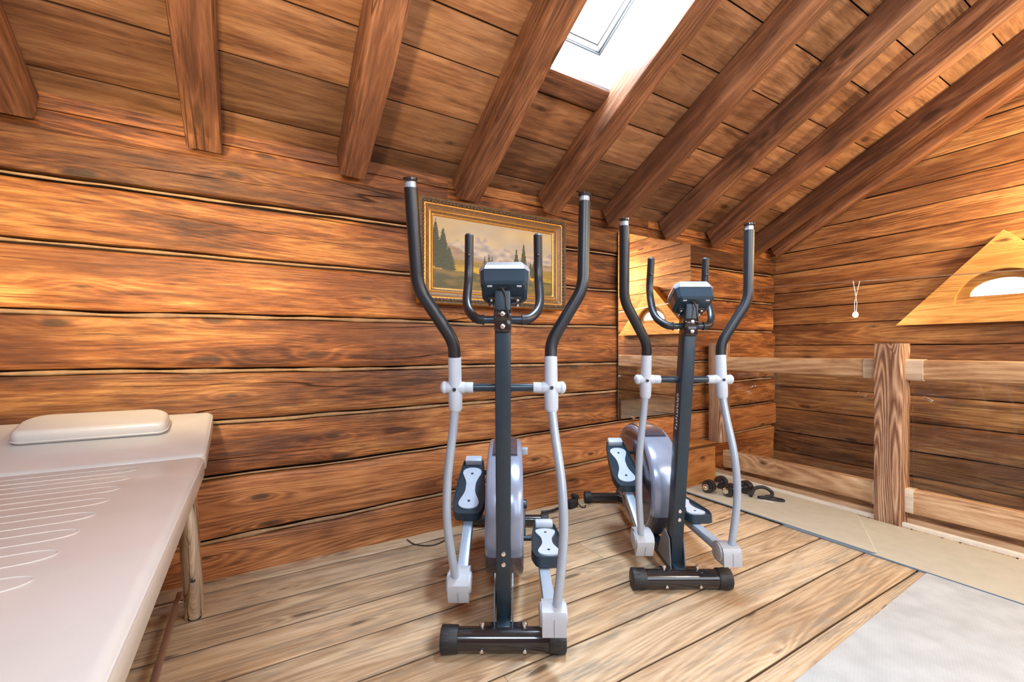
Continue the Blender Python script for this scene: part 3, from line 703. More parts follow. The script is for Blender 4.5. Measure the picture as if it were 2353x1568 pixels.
# massage table -----------------------------------------------------------------------------------------------
TX0,TX1=-0.885,-0.150; TC=(TX0+TX1)/2; TW=TX1-TX0
tb=thing('massage_table','cream padded massage table with chrome legs and raised head section','massage table',(TC,1.2,0))
ZT=0.66; YC=1.965-1.2; Y0=0.36-1.2
def pad(mbx,y0,y1,t,M4=None,cr=0.022,corner=0.03):
    """rounded cushion: plan rectangle TW x (y1-y0), top at z=0"""
    def ringpts(ins,z):
        hx=TW/2-ins; ya=y0+ins; yb=y1-ins; c=max(0.004,corner-ins); pts=[]
        for (cx,cy,a0) in ((hx-c,yb-c,0),(-hx+c,yb-c,pi/2),(-hx+c,ya+c,pi),(hx-c,ya+c,1.5*pi)):
            for i in range(6): a=a0+pi/2*i/5; pts.append((cx+c*cos(a),cy+c*sin(a),z))
        return pts
    rings=[ringpts(0.02,-t)]
    for i in range(6):
        a=pi/2*i/5; rings.append(ringpts(cr*(1-cos(pi/2-a))*0.5,-t+cr*0.5*sin(a) if i<5 else -t+cr*0.5))
    for i in range(8):
        a=pi/2*i/7; rings.append(ringpts(cr*(1-cos(a)),-cr+cr*sin(a)))
    rings.append(ringpts(0.10,0.004)); rings.append(ringpts(0.2,0.006))
    m=len(rings[0]); vs=[p for r in rings for p in r]; fs=[]
    for r in range(len(rings)-1):
        for j in range(m): fs.append((r*m+j,r*m+(j+1)%m,(r+1)*m+(j+1)%m,(r+1)*m+j))
    fs.append(tuple(reversed(range(m)))); fs.append(tuple((len(rings)-1)*m+j for j in range(m)))
    mbx.add(vs,fs,0,M4)
HI=radians(16.5)
HM=Matrix.Translation((0,YC+0.004,ZT))@Matrix.Rotation(HI,4,'X')
mb=MB(); pad(mb,0,0.41,0.075,HM); hd_=mb.build('head_section',M['vinyl'],parent=tb,smooth=60)
def loop(z,M4,y0,y1,ins=0.004):
    hx=TW/2-ins; c=0.028; pts=[]
    for (cx,cy,a0) in ((hx-c,y1-ins-c,0),(-hx+c,y1-ins-c,pi/2),(-hx+c,y0+ins+c,pi),(hx-c,y0+ins+c,1.5*pi)):
        for i in range(6): a=a0+pi/2*i/5; pts.append(M4@Vector((cx+c*cos(a),cy+c*sin(a),z)))
    return pts+[pts[0]]
mb=MB(); pad(mb,Y0,YC,0.075,Matrix.Translation((0,0,ZT)))
for k in range(12):   # looped quilting stitches sewn into the top
    yc=1.826-0.113*k-1.2
    xr=(-0.315-TC); xl=-(xr)-0.02; hw=0.030; P=[(xl,yc+hw,ZT+0.0062),(xr-0.05,yc+hw,ZT+0.0062)]
    for i in range(9):
        a=pi/2-pi*i/8; P.append((xr-0.05+0.05*cos(a),yc+hw*sin(a),ZT+0.0062))
    P.append((xl,yc-hw,ZT+0.0062)); mb.tube(P,0.0010,5,1)
mat_=mb.build('mattress',[M['vinyl'],M['thread']],parent=tb,smooth=60)
for (pr,M4,y0,y1) in ((mat_,Matrix.Translation((0,0,ZT)),Y0,YC),(hd_,HM,0,0.41)):
    for zz in (-0.012,-0.066):
        mb=MB(); mb.tube(loop(zz,M4,y0,y1),0.0035,6); mb.build('piping',M['vinyl'],parent=pr,smooth=60)
mb=MB(); mb.box((0,(Y0+YC)/2,ZT-0.095),(TW-0.10,YC-Y0-0.06,0.035),0.004); mb.build('base_board',M['gloss_black'],parent=tb)
for (x,y,lean) in ((TW/2-0.045,YC+0.155,0.05),(-TW/2+0.045,YC+0.155,0.05),(TW/2-0.045,-0.60,-0.05),(-TW/2+0.045,-0.60,-0.05)):
    mb=MB(); sx=1 if x>0 else -1
    top=Vector((x-sx*0.02,y-lean*2.2,ZT-0.085)); bot=Vector((x,y,0.012))
    mb.cyl(bot,top,0.033,28,0); lg=mb.build('leg',M['chrome'],parent=tb)
    mb=MB(); mb.cyl((bot.x,bot.y,0.0),(bot.x,bot.y,0.022),0.0340,28,0,0.003); mb.build('foot_cap',M['chrome'],parent=lg)
    d=(top-bot).normalized(); c=bot+d*0.16
    mb=MB(); mb.cyl(c+Vector((0.004,-0.030,0)),c+Vector((0.005,-0.0338,0)),0.0085,16); mb.build('adjusting_hole',M['rubber'],parent=lg)
mb=MB(); mb.box((TW/2-0.100,0.22,0.075),(0.018,1.52,0.022),0.003); mb.build('stretcher',M['bronze'],parent=tb)
mb=MB(); mb.box((-TW/2+0.100,0.22,0.075),(0.018,1.52,0.022),0.003); mb.build('stretcher',M['bronze'],parent=tb)
for y in (-0.535,0.915):
    mb=MB(); mb.cyl((-TW/2+0.06,y,0.075),(TW/2-0.06,y,0.075),0.009,12); mb.build('crossbar',M['chrome'],parent=tb)

# pillow on the head section
pl_=MB()
def pilring(ins,z,wd=0.425,dp=0.16):
    hx=wd/2-ins; hy=dp/2-ins; pts=[]
    for (sx,sy,a0,c) in ((1,1,0,0.075),(-1,1,pi/2,0.075),(-1,-1,pi,0.03),(1,-1,1.5*pi,0.03)):
        c=max(0.006,c-ins)
        for i in range(8): a=a0+pi/2*i/7; pts.append((sx*(hx-c)+c*cos(a),sy*(hy-c)+c*sin(a),z))
    return pts
T5=0.052; rings=[pilring(0.012,0.0),pilring(0.003,0.006),pilring(0.0,0.016)]
for i in range(9):
    a=pi/2*i/8; rings.append(pilring(0.019*(1-cos(a)),0.030+(T5-0.030)*sin(a)))
rings.append(pilring(0.045,T5+0.001)); rings.append(pilring(0.07,T5+0.002))
m=len(rings[0]); vs=[p for r in rings for p in r]; fs=[]
for r in range(len(rings)-1):
    for j in range(m): fs.append((r*m+j,r*m+(j+1)%m,(r+1)*m+(j+1)%m,(r+1)*m+j))
fs.append(tuple(reversed(range(m)))); fs.append(tuple((len(rings)-1)*m+j for j in range(m)))
pl_.add(vs,fs)
pil=thing('head_pillow','cream vinyl head pillow lying on the raised end of the massage table','pillow',(0,0,0))
pil.matrix_world=Matrix.Translation((TC,1.2,0))@HM@Matrix.Translation((-0.500-TC,0.262,0.0065))
pl_.build('cushion',M['vinyl'],parent=pil,smooth=60)
mb=MB(); P=[Vector(p) for p in pilring(-0.001,0.014)]; mb.tube(P+[P[0]],0.003,6); mb.build('piping',M['vinyl'],parent=pil,smooth=60)

# mats ------------------------------------------------------------------------------------------------------------
def flat_mat(name,poly,z0,th,mats,label,rc=0.0):
    mb=MB(); n=len(poly); cx=sum(p[0] for p in poly)/n; cy=sum(p[1] for p in poly)/n
    vs=[(p[0]-cx,p[1]-cy,0) for p in poly]+[(p[0]-cx,p[1]-cy,th-0.0015) for p in poly]
    vs+=[((p[0]-cx)*0.997,(p[1]-cy)*0.997,th) for p in poly]
    b=bmesh.new(); bv=[b.verts.new(v) for v in vs]
    fs=[]
    for i in range(n): j=(i+1)%n; b.faces.new([bv[i],bv[j],bv[n+j],bv[n+i]]).material_index=1; b.faces.new([bv[n+i],bv[n+j],bv[2*n+j],bv[2*n+i]])
    b.faces.new([bv[2*n+i] for i in range(n)]); b.faces.new([bv[i] for i in reversed(range(n))])
    bmesh.ops.recalc_face_normals(b,faces=b.faces)
    for f in b.faces:
        pass
    me=bpy.data.meshes.new(name); mi=[f.material_index for f in b.faces]; b.to_mesh(me); b.free()
    for m_ in mats: me.materials.append(m_)
    o=bpy.data.objects.new(name,me); COL.objects.link(o); o.location=(cx,cy,z0)
    return tag(o,label,'mat')
def rounded(poly,r=0.03,n=5):
    out=[]; N_=len(poly)
    for i in range(N_):
        p=Vector(poly[i]); a=Vector(poly[i-1]); c=Vector(poly[(i+1)%N_])
        s=p+(a-p).normalized()*r; e=p+(c-p).normalized()*r
        for k in range(n+1): t=k/n; q=s*(1-t)**2+p*2*t*(1-t)+e*t*t; out.append((q.x,q.y))
    return out
flat_mat('exercise_mat',rounded([(2.712,-1.2),(3.262,-1.2),(3.262,1.45),(2.712,1.45)]),0.002,0.009,[M['mat_tan'],M['mat_edge']],'tan exercise mat running beneath the balustrade post toward the right edge of the photo')
far_mat=flat_mat('exercise_mat',rounded([(2.712,0.975),(3.262,1.275),(3.262,2.14),(2.712,2.14)]),0.0115,0.009,[M['mat_tan'],M['mat_edge']],'tan exercise mat with dumbbells on its far end beside the balustrade')
flat_mat('exercise_mat',rounded([(0.9,0.07),(2.70,0.13),(2.70,0.782),(0.9,0.716)],0.012),0.002,0.008,[M['mat_rib'],M['mat_rib']],'light grey ribbed mat on the floor planks in the lower right foreground')

mb=MB(); fl=far_mat.location
mb.tube([Vector((2.730,0.983,0.0162))-fl,Vector((2.85,1.048,0.0165))-fl,Vector((3.0,1.130,0.0165))-fl,Vector((3.15,1.212,0.0165))-fl,Vector((3.245,1.266,0.0162))-fl],0.0040,10); mb.build('lit_edge',M['mat_lit_edge'],parent=far_mat,smooth=60)  # pale tube added to imitate light caught on the mat's step edge
# dumbbells --------------------------------------------------------------------------------------------------------
ZM=0.0205
def dumbbell(a,b,label):
    a=Vector(a); b=Vector(b); c=(a+b)/2; ang=atan2(b.y-a.y,b.x-a.x); R=0.046
    t=thing('dumbbell',label,'dumbbell',(c.x,c.y,ZM+R),ang,'chrome dumbbells on the mat')
    mb=MB(); L=(b-a).length/2
    mb.cyl((-L,0,0),(L,0,0),0.011,18); mb.cyl((-0.055,0,0),(0.055,0,0),0.0145,18,0,0.003); mb.build('bar',M['chrome'],parent=t)
    for sg in (-1,1):
        for (p,r,w) in ((0.070,0.046,0.018),(0.090,0.046,0.018),(0.108,0.038,0.014)):
            mb=MB(); mb.cyl((sg*(p-w/2),0,0),(sg*(p+w/2),0,0),r,28,0,0.004); mb.build('weight_plate',M['gloss_black'],parent=t)
        mb=MB(); mb.cyl((sg*0.117,0,0),(sg*0.131,0,0),0.024,6,0,0.003); mb.build('collar',M['chrome'],parent=t)
    return t
dumbbell((2.76,1.995,0),(3.05,2.02,0),'chrome and black dumbbell closest to the wooden box')
dumbbell((2.82,1.878,0),(3.09,1.85,0),'chrome and black dumbbell lying between the other dumbbell and the black strap')
# black strap with a buckle loop
st=thing('ankle_strap','black padded strap with a loop lying on the tan mat beside the dumbbells','strap',(3.045,1.735,ZM))
mb=MB(); mb.tube(catmull([(-0.07,0.05,0.012),(0.0,0.06,0.05),(0.06,0.03,0.055),(0.08,-0.01,0.03),(0.03,-0.03,0.014),(-0.06,0.0,0.014)],6),[0.012]*31,10); mb.build('pad',M['rubber'],parent=st,smooth=60)
mb=MB(); mb.tube(catmull([(-0.03,0.0,0.008),(0.0,-0.07,0.007),(0.03,-0.115,0.007),(0.055,-0.10,0.007),(0.05,-0.05,0.007),(0.03,0.0,0.012)],6),0.0065,10); mb.build('loop',M['rubber'],parent=st,smooth=60)
mb=MB(); mb.box((-0.055,-0.045,0.003),(0.014,0.10,0.004),0.001,rot=Matrix.Rotation(radians(18),4,'Z')); o=mb.build('strip',M['thread'],parent=st); o['label']='thin white strip'

# elliptical trainers -----------------------------------------------------------------------------------------------
LEAN=-0.155
def rotx(P,piv,a):
    R=Matrix.Rotation(a,4,'X'); return [tuple(Vector(piv)+(R@(Vector(p)))) for p in P]
def elliptical(loc,rotz,alpha,theta,label):
    E=thing('elliptical_trainer',label,'elliptical trainer',loc,rotz,'elliptical trainers')
    PZ=0.92; py=lambda z: 0.085+LEAN*(z-0.08)
    # front stabiliser
    mb=MB(); mb.cyl((-0.20,0,0.044),(0.20,0,0.044),0.039,32); fs_=mb.build('front_stabilizer',M['gloss_black'],parent=E)
    for sg in (-1,1):
        mb=MB(); mb.cyl((sg*0.155,0,0.0445),(sg*0.216,0,0.0445),0.0435,32,0,0.005)
        for i in range(14):
            a=2*pi*i/14; mb.box((sg*0.200,0.0432*cos(a),0.0445+0.0432*sin(a)),(0.028,0.004,0.005),0.001,rot=Matrix.Rotation(a,4,'X'))
        mb.build('end_cap',M['rubber'],parent=fs_)
        mb=MB(); mb.tube([(sg*0.073,0,0.078),(sg*0.073,0,0.092),(sg*0.073,0,0.0925),(sg*0.073,0,0.099),(sg*0.073,0,0.103)],[0.006,0.006,0.009,0.009,0.005],12); mb.build('bolt',M['bolt'],parent=fs_)
        mb=MB(); mb.cyl((sg*0.073,-0.036,0.028),(sg*0.073,-0.043,0.026),0.007,12,0,0.002); mb.build('bolt',M['bolt'],parent=fs_)
    mb=MB(); mb.box((0,0.012,0.079),(0.17,0.05,0.006),0.002); mb.build('clamp_plate',M['gloss_black'],parent=fs_)
    # base beam, gussets
    mb=MB(); mb.box((0,0.55,0.062),(0.05,1.10,0.05),0.004); mb.build('base_beam',M['charcoal'],parent=E)
    for sg in (-1,1):
        mb=MB(); mb.prism([(0.03,0.078),(0.20,0.078),(0.16,0.16),(0.105,0.22),(0.05,0.20)],'x',0.005,0,Matrix.Translation((sg*0.0325,0,0))); mb.build('gusset',M['grey_steel'],parent=E)
    # rear stabiliser
    mb=MB(); mb.cyl((-0.23,1.08,0.038),(0.23,1.08,0.038),0.030,28); rs=mb.build('rear_stabilizer',M['gloss_black'],parent=E)
    for sg in (-1,1):
        mb=MB(); mb.cyl((sg*0.20,1.08,0.0385),(sg*0.245,1.08,0.0385),0.038,28,0,0.004); mb.build('end_cap',M['rubber'],parent=rs)
    # post
    ztop=1.246; a0=Vector((0,py(0.07),0.07)); a1=Vector((0,py(ztop),ztop)); ang=atan2(-(a1.y-a0.y),a1.z-a0.z)
    mb=MB(); mb.box((a0+a1)/2,(0.052,0.068,(a1-a0).length),0.006,rot=Matrix.Rotation(ang,4,'X'))
    rg=random.Random(5); z=0.70      # slanted white lettering strokes up the left face
    while z<0.86:
        h=rg.choice([0.008,0.011,0.013]); y=py(z)
        mb.box((-0.0264,y-0.004,z+h/2),(0.0010,0.015,0.003),0,1,rot=Matrix.Rotation(radians(rg.choice([8,20,-18])),4,'X'))
        mb.box((-0.0264,y-0.004+rg.choice([-0.008,0.008]),z+h/2),(0.0010,0.003,h),0,1,rot=Matrix.Rotation(radians(12),4,'X'))
        if rg.random()<0.5: mb.box((-0.0264,y-0.004,z+h),(0.0010,0.016,0.003),0,1)
        z+=h+0.004
    post=mb.build('post',[M['charcoal'],M['white_paint']],parent=E)
    for z in (0.295,0.335):
        mb=MB(); mb.cyl((0,py(z)-0.034,z),(0,py(z)-0.041,z),0.0085,16,0,0.003); mb.build('bolt',M['bolt'],parent=post)
    # housing
    yc,zc,ry,rz=0.505,0.350,0.36,0.275; n=56
    def prof(k): return [(yc+ry*k*abs(cos(2*pi*i/n))**0.9*(1 if cos(2*pi*i/n)>=0 else -1), zc+rz*k*abs(sin(2*pi*i/n))**0.9*(1 if sin(2*pi*i/n)>=0 else -1)) for i in range(n)]
    mb=MB(); secs=[(0.0,0.90),(0.0,0.0)]
    xs=[(-0.068,0.86),(-0.074,0.905),(-0.0745,0.955),(-0.070,0.982),(-0.060,0.996),(-0.03,1.003),(0.03,1.003),(0.060,0.996),(0.070,0.982),(0.0745,0.955),(0.074,0.905),(0.068,0.86)]
    vs=[(x,p[0],p[1]) for (x,k) in xs for p in prof(k)]; fs=[]
    for r in range(len(xs)-1):
        for i in range(n): fs.append((r*n+i,r*n+(i+1)%n,(r+1)*n+(i+1)%n,(r+1)*n+i))
    mb.add(vs,fs); hs=mb.build('flywheel_housing',M['shell'],parent=E,smooth=50)
    for sg in (-1,1):
        mb=MB(); P=prof(0.885); Q=prof(0.80); R_=prof(0.30); vs=[(sg*0.0685,*p) for p in P]+[(sg*0.0760,*p) for p in Q]+[(sg*0.078,*p) for p in R_]; fs=[]
        for r in range(2):
            for i in range(n): fs.append((r*n+i,r*n+(i+1)%n,(r+1)*n+(i+1)%n,(r+1)*n+i))
        fs.append(tuple(2*n+i for i in range(n))); mb.add(vs,fs); mb.build('side_cover',M['shell_dark'],parent=hs,smooth=50)
    mb=MB(); m0,m1=int(n*0.13),int(n*0.335); idx=list(range(m0,m1+1))   # dark cap over the top of the housing
    xs2=[(-0.054,0.985),(-0.052,1.022),(-0.038,1.036),(0.038,1.036),(0.052,1.022),(0.054,0.985)]
    vs=[]; 
    for (x,k) in xs2:
        P=prof(k)
        for i in idx: vs.append((x,P[i][0],P[i][1]))
    m=len(idx); fs=[]
    for r in range(len(xs2)-1):
        for i in range(m-1): fs.append((r*m+i,r*m+i+1,(r+1)*m+i+1,(r+1)*m+i))
    fs.append(tuple(r*m for r in range(len(xs2)))); fs.append(tuple(r*m+m-1 for r in reversed(range(len(xs2)))))
    mb.add(vs,fs); mb.build('top_cap',M['shell_dark'],parent=hs,smooth=50)
    idx=list(range(int(n*0.57),int(n*0.80)))   # dark lower front of the housing
    xs3=[(-0.0755,0.93),(-0.0760,0.965),(-0.071,0.992),(-0.060,1.004),(0.060,1.004),(0.071,0.992),(0.0760,0.965),(0.0755,0.93)]
    mb=MB(); m=len(idx); fs=[]; vs=[]
    for (x,k) in xs3:
        P=prof(k)
        for i in idx: vs.append((x,P[i][0],P[i][1]))
    for r in range(len(xs3)-1):
        for i in range(m-1): fs.append((r*m+i,r*m+i+1,(r+1)*m+i+1,(r+1)*m+i))
    mb.add(vs,fs); mb.build('lower_cover',M['shell_dark'],parent=hs,smooth=50)
    mb=MB(); mb.box((-0.066,yc-0.335,0.335),(0.004,0.014,0.007),0.001); mb.build('slot',M['rubber'],parent=hs)
    mb=MB(); mb.box((0.090,0.57,0.565),(0.030,0.020,0.034),0.003); mb.build('side_bracket',M['silver'],parent=hs)
    # pivot axle
    pv=Vector((0,py(PZ)+0.012,PZ))
    mb=MB(); mb.cyl((-0.20,pv.y,PZ),(0.20,pv.y,PZ),0.0135,20); mb.build('pivot_axle',M['charcoal'],parent=E)
    # cranks
    CY,CZ,CR=0.56,0.315,0.15
    for sg,al,th in ((-1,alpha,theta),(1,-alpha,theta+pi)):
        X=sg*0.163
        piv=(X,pv.y,PZ)
        # sleeve and joint
        mb=MB(); mb.tube(rotx([(0,0,-0.075),(0,0,0.105)],piv,al),0.0222,24); sl=mb.build('arm_sleeve',M['silver_plastic'],parent=E)
        mb=MB(); mb.cyl((X-0.036,pv.y,PZ),(X+0.036,pv.y,PZ),0.020,24,0,0.006)
        mb.cyl((X-sg*0.028,pv.y,PZ),(X-sg*0.062,pv.y,PZ),0.0185,24,0,0.003); mb.sphere((X+sg*0.036,pv.y,PZ),0.0215,sc_=(0.7,1,1))
        mb.tube(rotx([(0,0,-0.02),(0,0,-0.07),(0,0,-0.082)],piv,al),[0.0245,0.0235,0.018],24); mb.build('joint_cover',M['silver_plastic'],parent=sl)
        mb=MB(); q=rotx([(0,-0.0205,-0.002),(0,-0.0262,-0.002)],piv,al); mb.cyl(q[0],q[1],0.006,14); mb.build('screw',M['rubber'],parent=sl)
        # moving handlebar
        P=smooth_path([(0,0,0.09),(0,-0.004,0.155),(sg*0.110,-0.036,0.338),(sg*0.119,-0.052,0.64)],8,0.042)
        mb=MB(); mb.tube(rotx(P,piv,al),0.0208,20); hb=mb.build('moving_handlebar',M['foam'],parent=E,smooth=60)
        d=(Vector(P[-1])-Vector(P[-2])).normalized(); e=Vector(P[-1])
        mb=MB(); mb.tube(rotx([e-d*0.002,e+d*0.018],piv,al),0.0170,20); mb.build('end_collar',M['silver'],parent=hb)
        mb=MB(); mb.tube(rotx([e+d*0.018,e+d*0.022,e+d*0.028,e+d*0.030],piv,al),[0.020,0.0235,0.0235,0.020],20); mb.build('end_plug',M['gloss_black'],parent=hb)
        # lower arm
        P=catmull([(0,0,-0.06),(sg*0.010,-0.010,-0.16),(sg*0.028,-0.030,-0.32),(sg*0.030,-0.036,-0.48),(sg*0.012,-0.018,-0.66),(0,0,-0.745)],7)
        mb=MB(); mb.tube(rotx(P,piv,al),0.0148,20); mb.build('lower_arm',M['silver'],parent=E,smooth=60)
        J=Vector(rotx([(0,0,-0.722)],piv,al)[0]); J.x=sg*0.160
        pin=Vector((sg*0.150,CY+CR*cos(th),CZ+CR*sin(th)))
        bd=(pin-J); bd.x=0; L=bd.length; pa=atan2(bd.z,bd.y); BR=Matrix.Rotation(pa,4,'X')
        BM=Matrix.Translation(J)@BR      # bar frame: +y along the pedal bar, z up
        # joint cover at the foot of the arm
        mb=MB()
        mb.prism([(-0.048,-0.040),(-0.048,0.012),(-0.038,0.030),(-0.012,0.042),(0.022,0.042),(0.044,0.030),(0.060,0.018),(0.060,-0.026),(0.04,-0.040)],'x',0.074,0,BM)
        mb.cyl(BM@Vector((-0.044,0.0,0.004)),BM@Vector((0.044,0,0.004)),0.036,24,0,0.006)
        jc=mb.build('foot_joint_cover',M['grey_plastic'],parent=E,smooth=35)
        mb=MB(); mb.box((0,0,0),(0.0009,0.002,0.050),0); 
        for v_ in range(len(mb.v)): mb.v[v_]=tuple(BM@(Vector(mb.v[v_])+Vector((0,-0.0485,-0.012))))
        mb.build('seam',M['grey_steel'],parent=jc)
        # pedal bar
        mb=MB(); mb.box((0,0,0),(0.040,L-0.02,0.036),0.004)
        mb.v=[tuple(BM@(Vector(v)+Vector((-sg*0.006,L/2+0.02,0.0)))) for v in mb.v]
        mb.box((0,0,0),(0,0,0)) if False else None
        mb.build('pedal_bar',M['silver'],parent=E)
        # pedal
        p0,p1=L-0.345,L+0.02; hw=0.068; out=[]
        pts=[(-0.045,p0),(0.045,p0),(0.062,p0+0.03),(hw,p0+0.10),(0.060,p0+0.22),(0.040,p1-0.02),(0.030,p1),(-0.030,p1),(-0.040,p1-0.02),(-0.060,p0+0.22),(-hw,p0+0.10),(-0.062,p0+0.03)]
        pts=[(q.x,q.y) for q in (Vector((a,b,0)) for a,b in rounded([(-0.052,p0),(0.052,p0),(0.070,p0+0.07),(0.062,p0+0.22),(0.048,p1),(-0.048,p1),(-0.062,p0+0.22),(-0.070,p0+0.07)],0.02,4))]
        bb=bmesh.new(); k=len(pts); cyy=(p0+p1)/2; rings=[]
        for (sc2,zz) in ((0.86,0.018),(1.0,0.026),(1.0,0.058),(0.985,0.064),(0.93,0.064),(0.91,0.054)):
            rings.append([bb.verts.new((a*sc2,cyy+(b-cyy)*(1-(1-sc2)*0.45),zz)) for a,b in pts])
        for r in range(len(rings)-1):
            for i in range(k): bb.faces.new([rings[r][i],rings[r][(i+1)%k],rings[r+1][(i+1)%k],rings[r+1][i]])
        bb.faces.new(rings[-1]); bb.faces.new(list(reversed(rings[0])))
        XO=Matrix.Translation((0.004 if sg<0 else 0.016,0,0))
        mb=MB(); mb.bm(bb,0,BM@XO); pd=mb.build('pedal',M['charcoal'],parent=E,smooth=40)
        # hourglass tread insert
        hg=[]; c0=p0+0.035; c1=p1-0.06; N2=40
        for i in range(N2):
            a=2*pi*i/N2; t=sin(a); w=0.019+0.027*abs(t)**0.0 *0 
            y=(c0+c1)/2+(c1-c0)/2*t; s_=abs(t)
            wv=0.021+0.033*(sin(pi*min(1,max(0,(s_-0.1)/0.9))**1.0*0.5)**2); 
            wv*=sqrt(max(0,1-s_**6))
            hg.append((wv*(1 if cos(a)>=0 else -1),y))
        hg2=[]
        for p in hg:
            if not hg2 or (Vector(p)-Vector(hg2[-1])).length>1e-4: hg2.append(p)
        mb=MB(); mb.prism(hg2,'z',0.010,0,BM@XO@Matrix.Translation((0,0,0.055))); tr=mb.build('tread_pad',M['silver_plastic'],parent=pd,smooth=40)
        for yy in (c0+0.045,c1-0.045):
            mb=MB(); q=BM@XO@Vector((0,yy,0.058)); q2=BM@XO@Vector((0,yy,0.0615)); mb.cyl(q,q2,0.006,14); mb.build('screw',M['charcoal'],parent=tr)
        mb=MB(); mb.box((0,0,0),(0.082,0.045,0.038),0.010); mb.v=[tuple(BM@XO@(Vector(v)+Vector((0,p1-0.012,0.062)))) for v in mb.v]; mb.build('heel_block',M['silver_plastic'],parent=pd,smooth=40)
        # crank arm and axle
        mb=MB(); mb.tube([(sg*0.0855,CY,CZ),(sg*0.0855,pin.y,pin.z)],0.007,14); mb.cyl((sg*0.06,CY,CZ),(sg*0.10,CY,CZ),0.022,20,0,0.004); mb.cyl((sg*0.08,pin.y,pin.z),(sg*0.165,pin.y,pin.z),0.011,16); mb.build('crank',M['charcoal'],parent=E)
    # console
    TI=radians(59); cz_=1.230; CM=Matrix.Translation((0,py(cz_)-0.010,cz_+0.028))@Matrix.Rotation(TI-pi/2,4,'X')   # local z = screen normal, y = up the console
    CM=Matrix.Translation((0.006,py(cz_)+0.004,cz_+0.034))@Matrix(((1,0,0,0),(0,-sin(TI),cos(TI),0),(0,cos(TI),sin(TI),0),(0,0,0,1)))
    def octo(w,h,c,c2): return [(-w+c,h),(w-c,h),(w,h-c),(w,-h+c2),(w-c2*0.3,-h+c2*0.3),(w-c2,-h),(-w+c2,-h),(-w+c2*0.3,-h+c2*0.3),(-w,-h+c2),(-w,h-c)]
    def loft(secs):
        vs=[];fs=[];k=len(secs[0][0])
        for poly,z in secs: vs+=[(p[0],p[1],z) for p in poly]
        for r in range(len(secs)-1):
            for i in range(k): fs.append((r*k+i,r*k+(i+1)%k,(r+1)*k+(i+1)%k,(r+1)*k+i))
        fs.append(tuple(reversed(range(k)))); fs.append(tuple((len(secs)-1)*k+i for i in range(k)))
        return vs,fs
    mb=MB(); vs,fs=loft([(octo(0.064,0.052,0.008,0.022),-0.044),(octo(0.073,0.059,0.010,0.026),-0.036),(octo(0.0765,0.062,0.012,0.028),0.014)]); mb.add(vs,fs,0,CM); cs=mb.build('console',M['console'],parent=E,smooth=30)
    mb=MB(); vs,fs=loft([(octo(0.0775,0.063,0.014,0.028),0.010),(octo(0.0815,0.068,0.022,0.028),0.020),(octo(0.074,0.060,0.020,0.026),0.040),(octo(0.064,0.050,0.014,0.020),0.043)]); mb.add(vs,fs,0,CM); mb.build('bezel',M['bezel'],parent=cs,smooth=30)
    mb=MB(); mb.box((0,0.006,0.0435),(0.10,0.066,0.002)); mb.v=[tuple(CM@Vector(v)) for v in mb.v]; mb.build('display',M['gloss_black'],parent=cs)
    for sx in (0.046,-0.046):
        mb=MB(); mb.box((sx,0.042,-0.0445),(0.016,0.007,0.003),0.001); mb.v=[tuple(CM@Vector(v)) for v in mb.v]; mb.build('back_sticker',M['silver_plastic'],parent=cs)
    mb=MB(); mb.box((-0.006,0.032,-0.0445),(0.026,0.014,0.004),0.003); mb.v=[tuple(CM@Vector(v)) for v in mb.v]; mb.build('cable_port',M['rubber'],parent=cs)
    mb=MB(); mb.box((0,-0.030,-0.047),(0.108,0.046,0.010),0.002); mb.v=[tuple(CM@Vector(v)) for v in mb.v]; br=mb.build('mounting_plate',M['gloss_black'],parent=cs)
    for sx in (-0.042,0.042):
        for sy in (-0.020,-0.048):
            mb=MB(); mb.cyl((sx,sy,-0.051),(sx,sy,-0.056),0.006,14,0,0.002); mb.v=[tuple(CM@Vector(v)) for v in mb.v]; mb.build('screw',M['bolt'],parent=br)
    y1=py(1.17); mb=MB(); mb.tube(catmull([CM@Vector((-0.006,0.032,-0.045)),CM@Vector((0.004,0.020,-0.066)),(0.012,y1-0.060,1.185),(0.022,y1-0.046,1.150)],6),0.0035,8); mb.build('sensor_cable',M['cable'],parent=cs)
    # fixed handlebar
    hy=py(1.142); hz=1.147
    mb=MB(); mb.box((0,hy-0.002,hz-0.004),(0.055,0.078,0.078),0.010); mb.cyl((-0.029,hy-0.022,hz+0.012),(0.029,hy-0.022,hz+0.012),0.025,24,0,0.004); hc=mb.build('handlebar_clamp',M['gloss_black'],parent=E)
    mb=MB(); mb.cyl((0,hy-0.044,hz+0.016),(0,hy-0.052,hz+0.016),0.0085,14,0,0.003); mb.build('bolt',M['bolt'],parent=hc)
    mb=MB(); mb.cyl((0,hy-0.036,hz-0.024),(0,hy-0.048,hz-0.024),0.0085,14,0,0.003); mb.build('bolt',M['bolt'],parent=hc)
    mb=MB(); mb.cyl((-0.078,hy,hz),(0.078,hy,hz),0.0125,18); fx=mb.build('fixed_handlebar',M['charcoal'],parent=E)
    for sg in (-1,1):
        P=smooth_path([(sg*0.062,hy,hz),(sg*0.090,hy+0.004,hz+0.002),(sg*0.127,hy+0.055,hz+0.045),(sg*0.124,hy+0.125,hz+0.16),(sg*0.121,hy+0.105,hz+0.305)],8,0.05)
        mb=MB(); mb.tube(P,0.0155,18); gr=mb.build('grip',M['foam'],parent=fx,smooth=60)
        mb=MB(); mb.cyl((sg*0.062,hy,hz),(sg*0.066,hy,hz),0.018,18,0,0.001); mb.build('grip_collar',M['rubber'],parent=gr)
        e=Vector(P[-1]); d=(e-Vector(P[-2])).normalized(); mb=MB(); mb.tube([e,e+d*0.006],[0.0155,0.010],18); mb.build('grip_plug',M['rubber'],parent=gr)
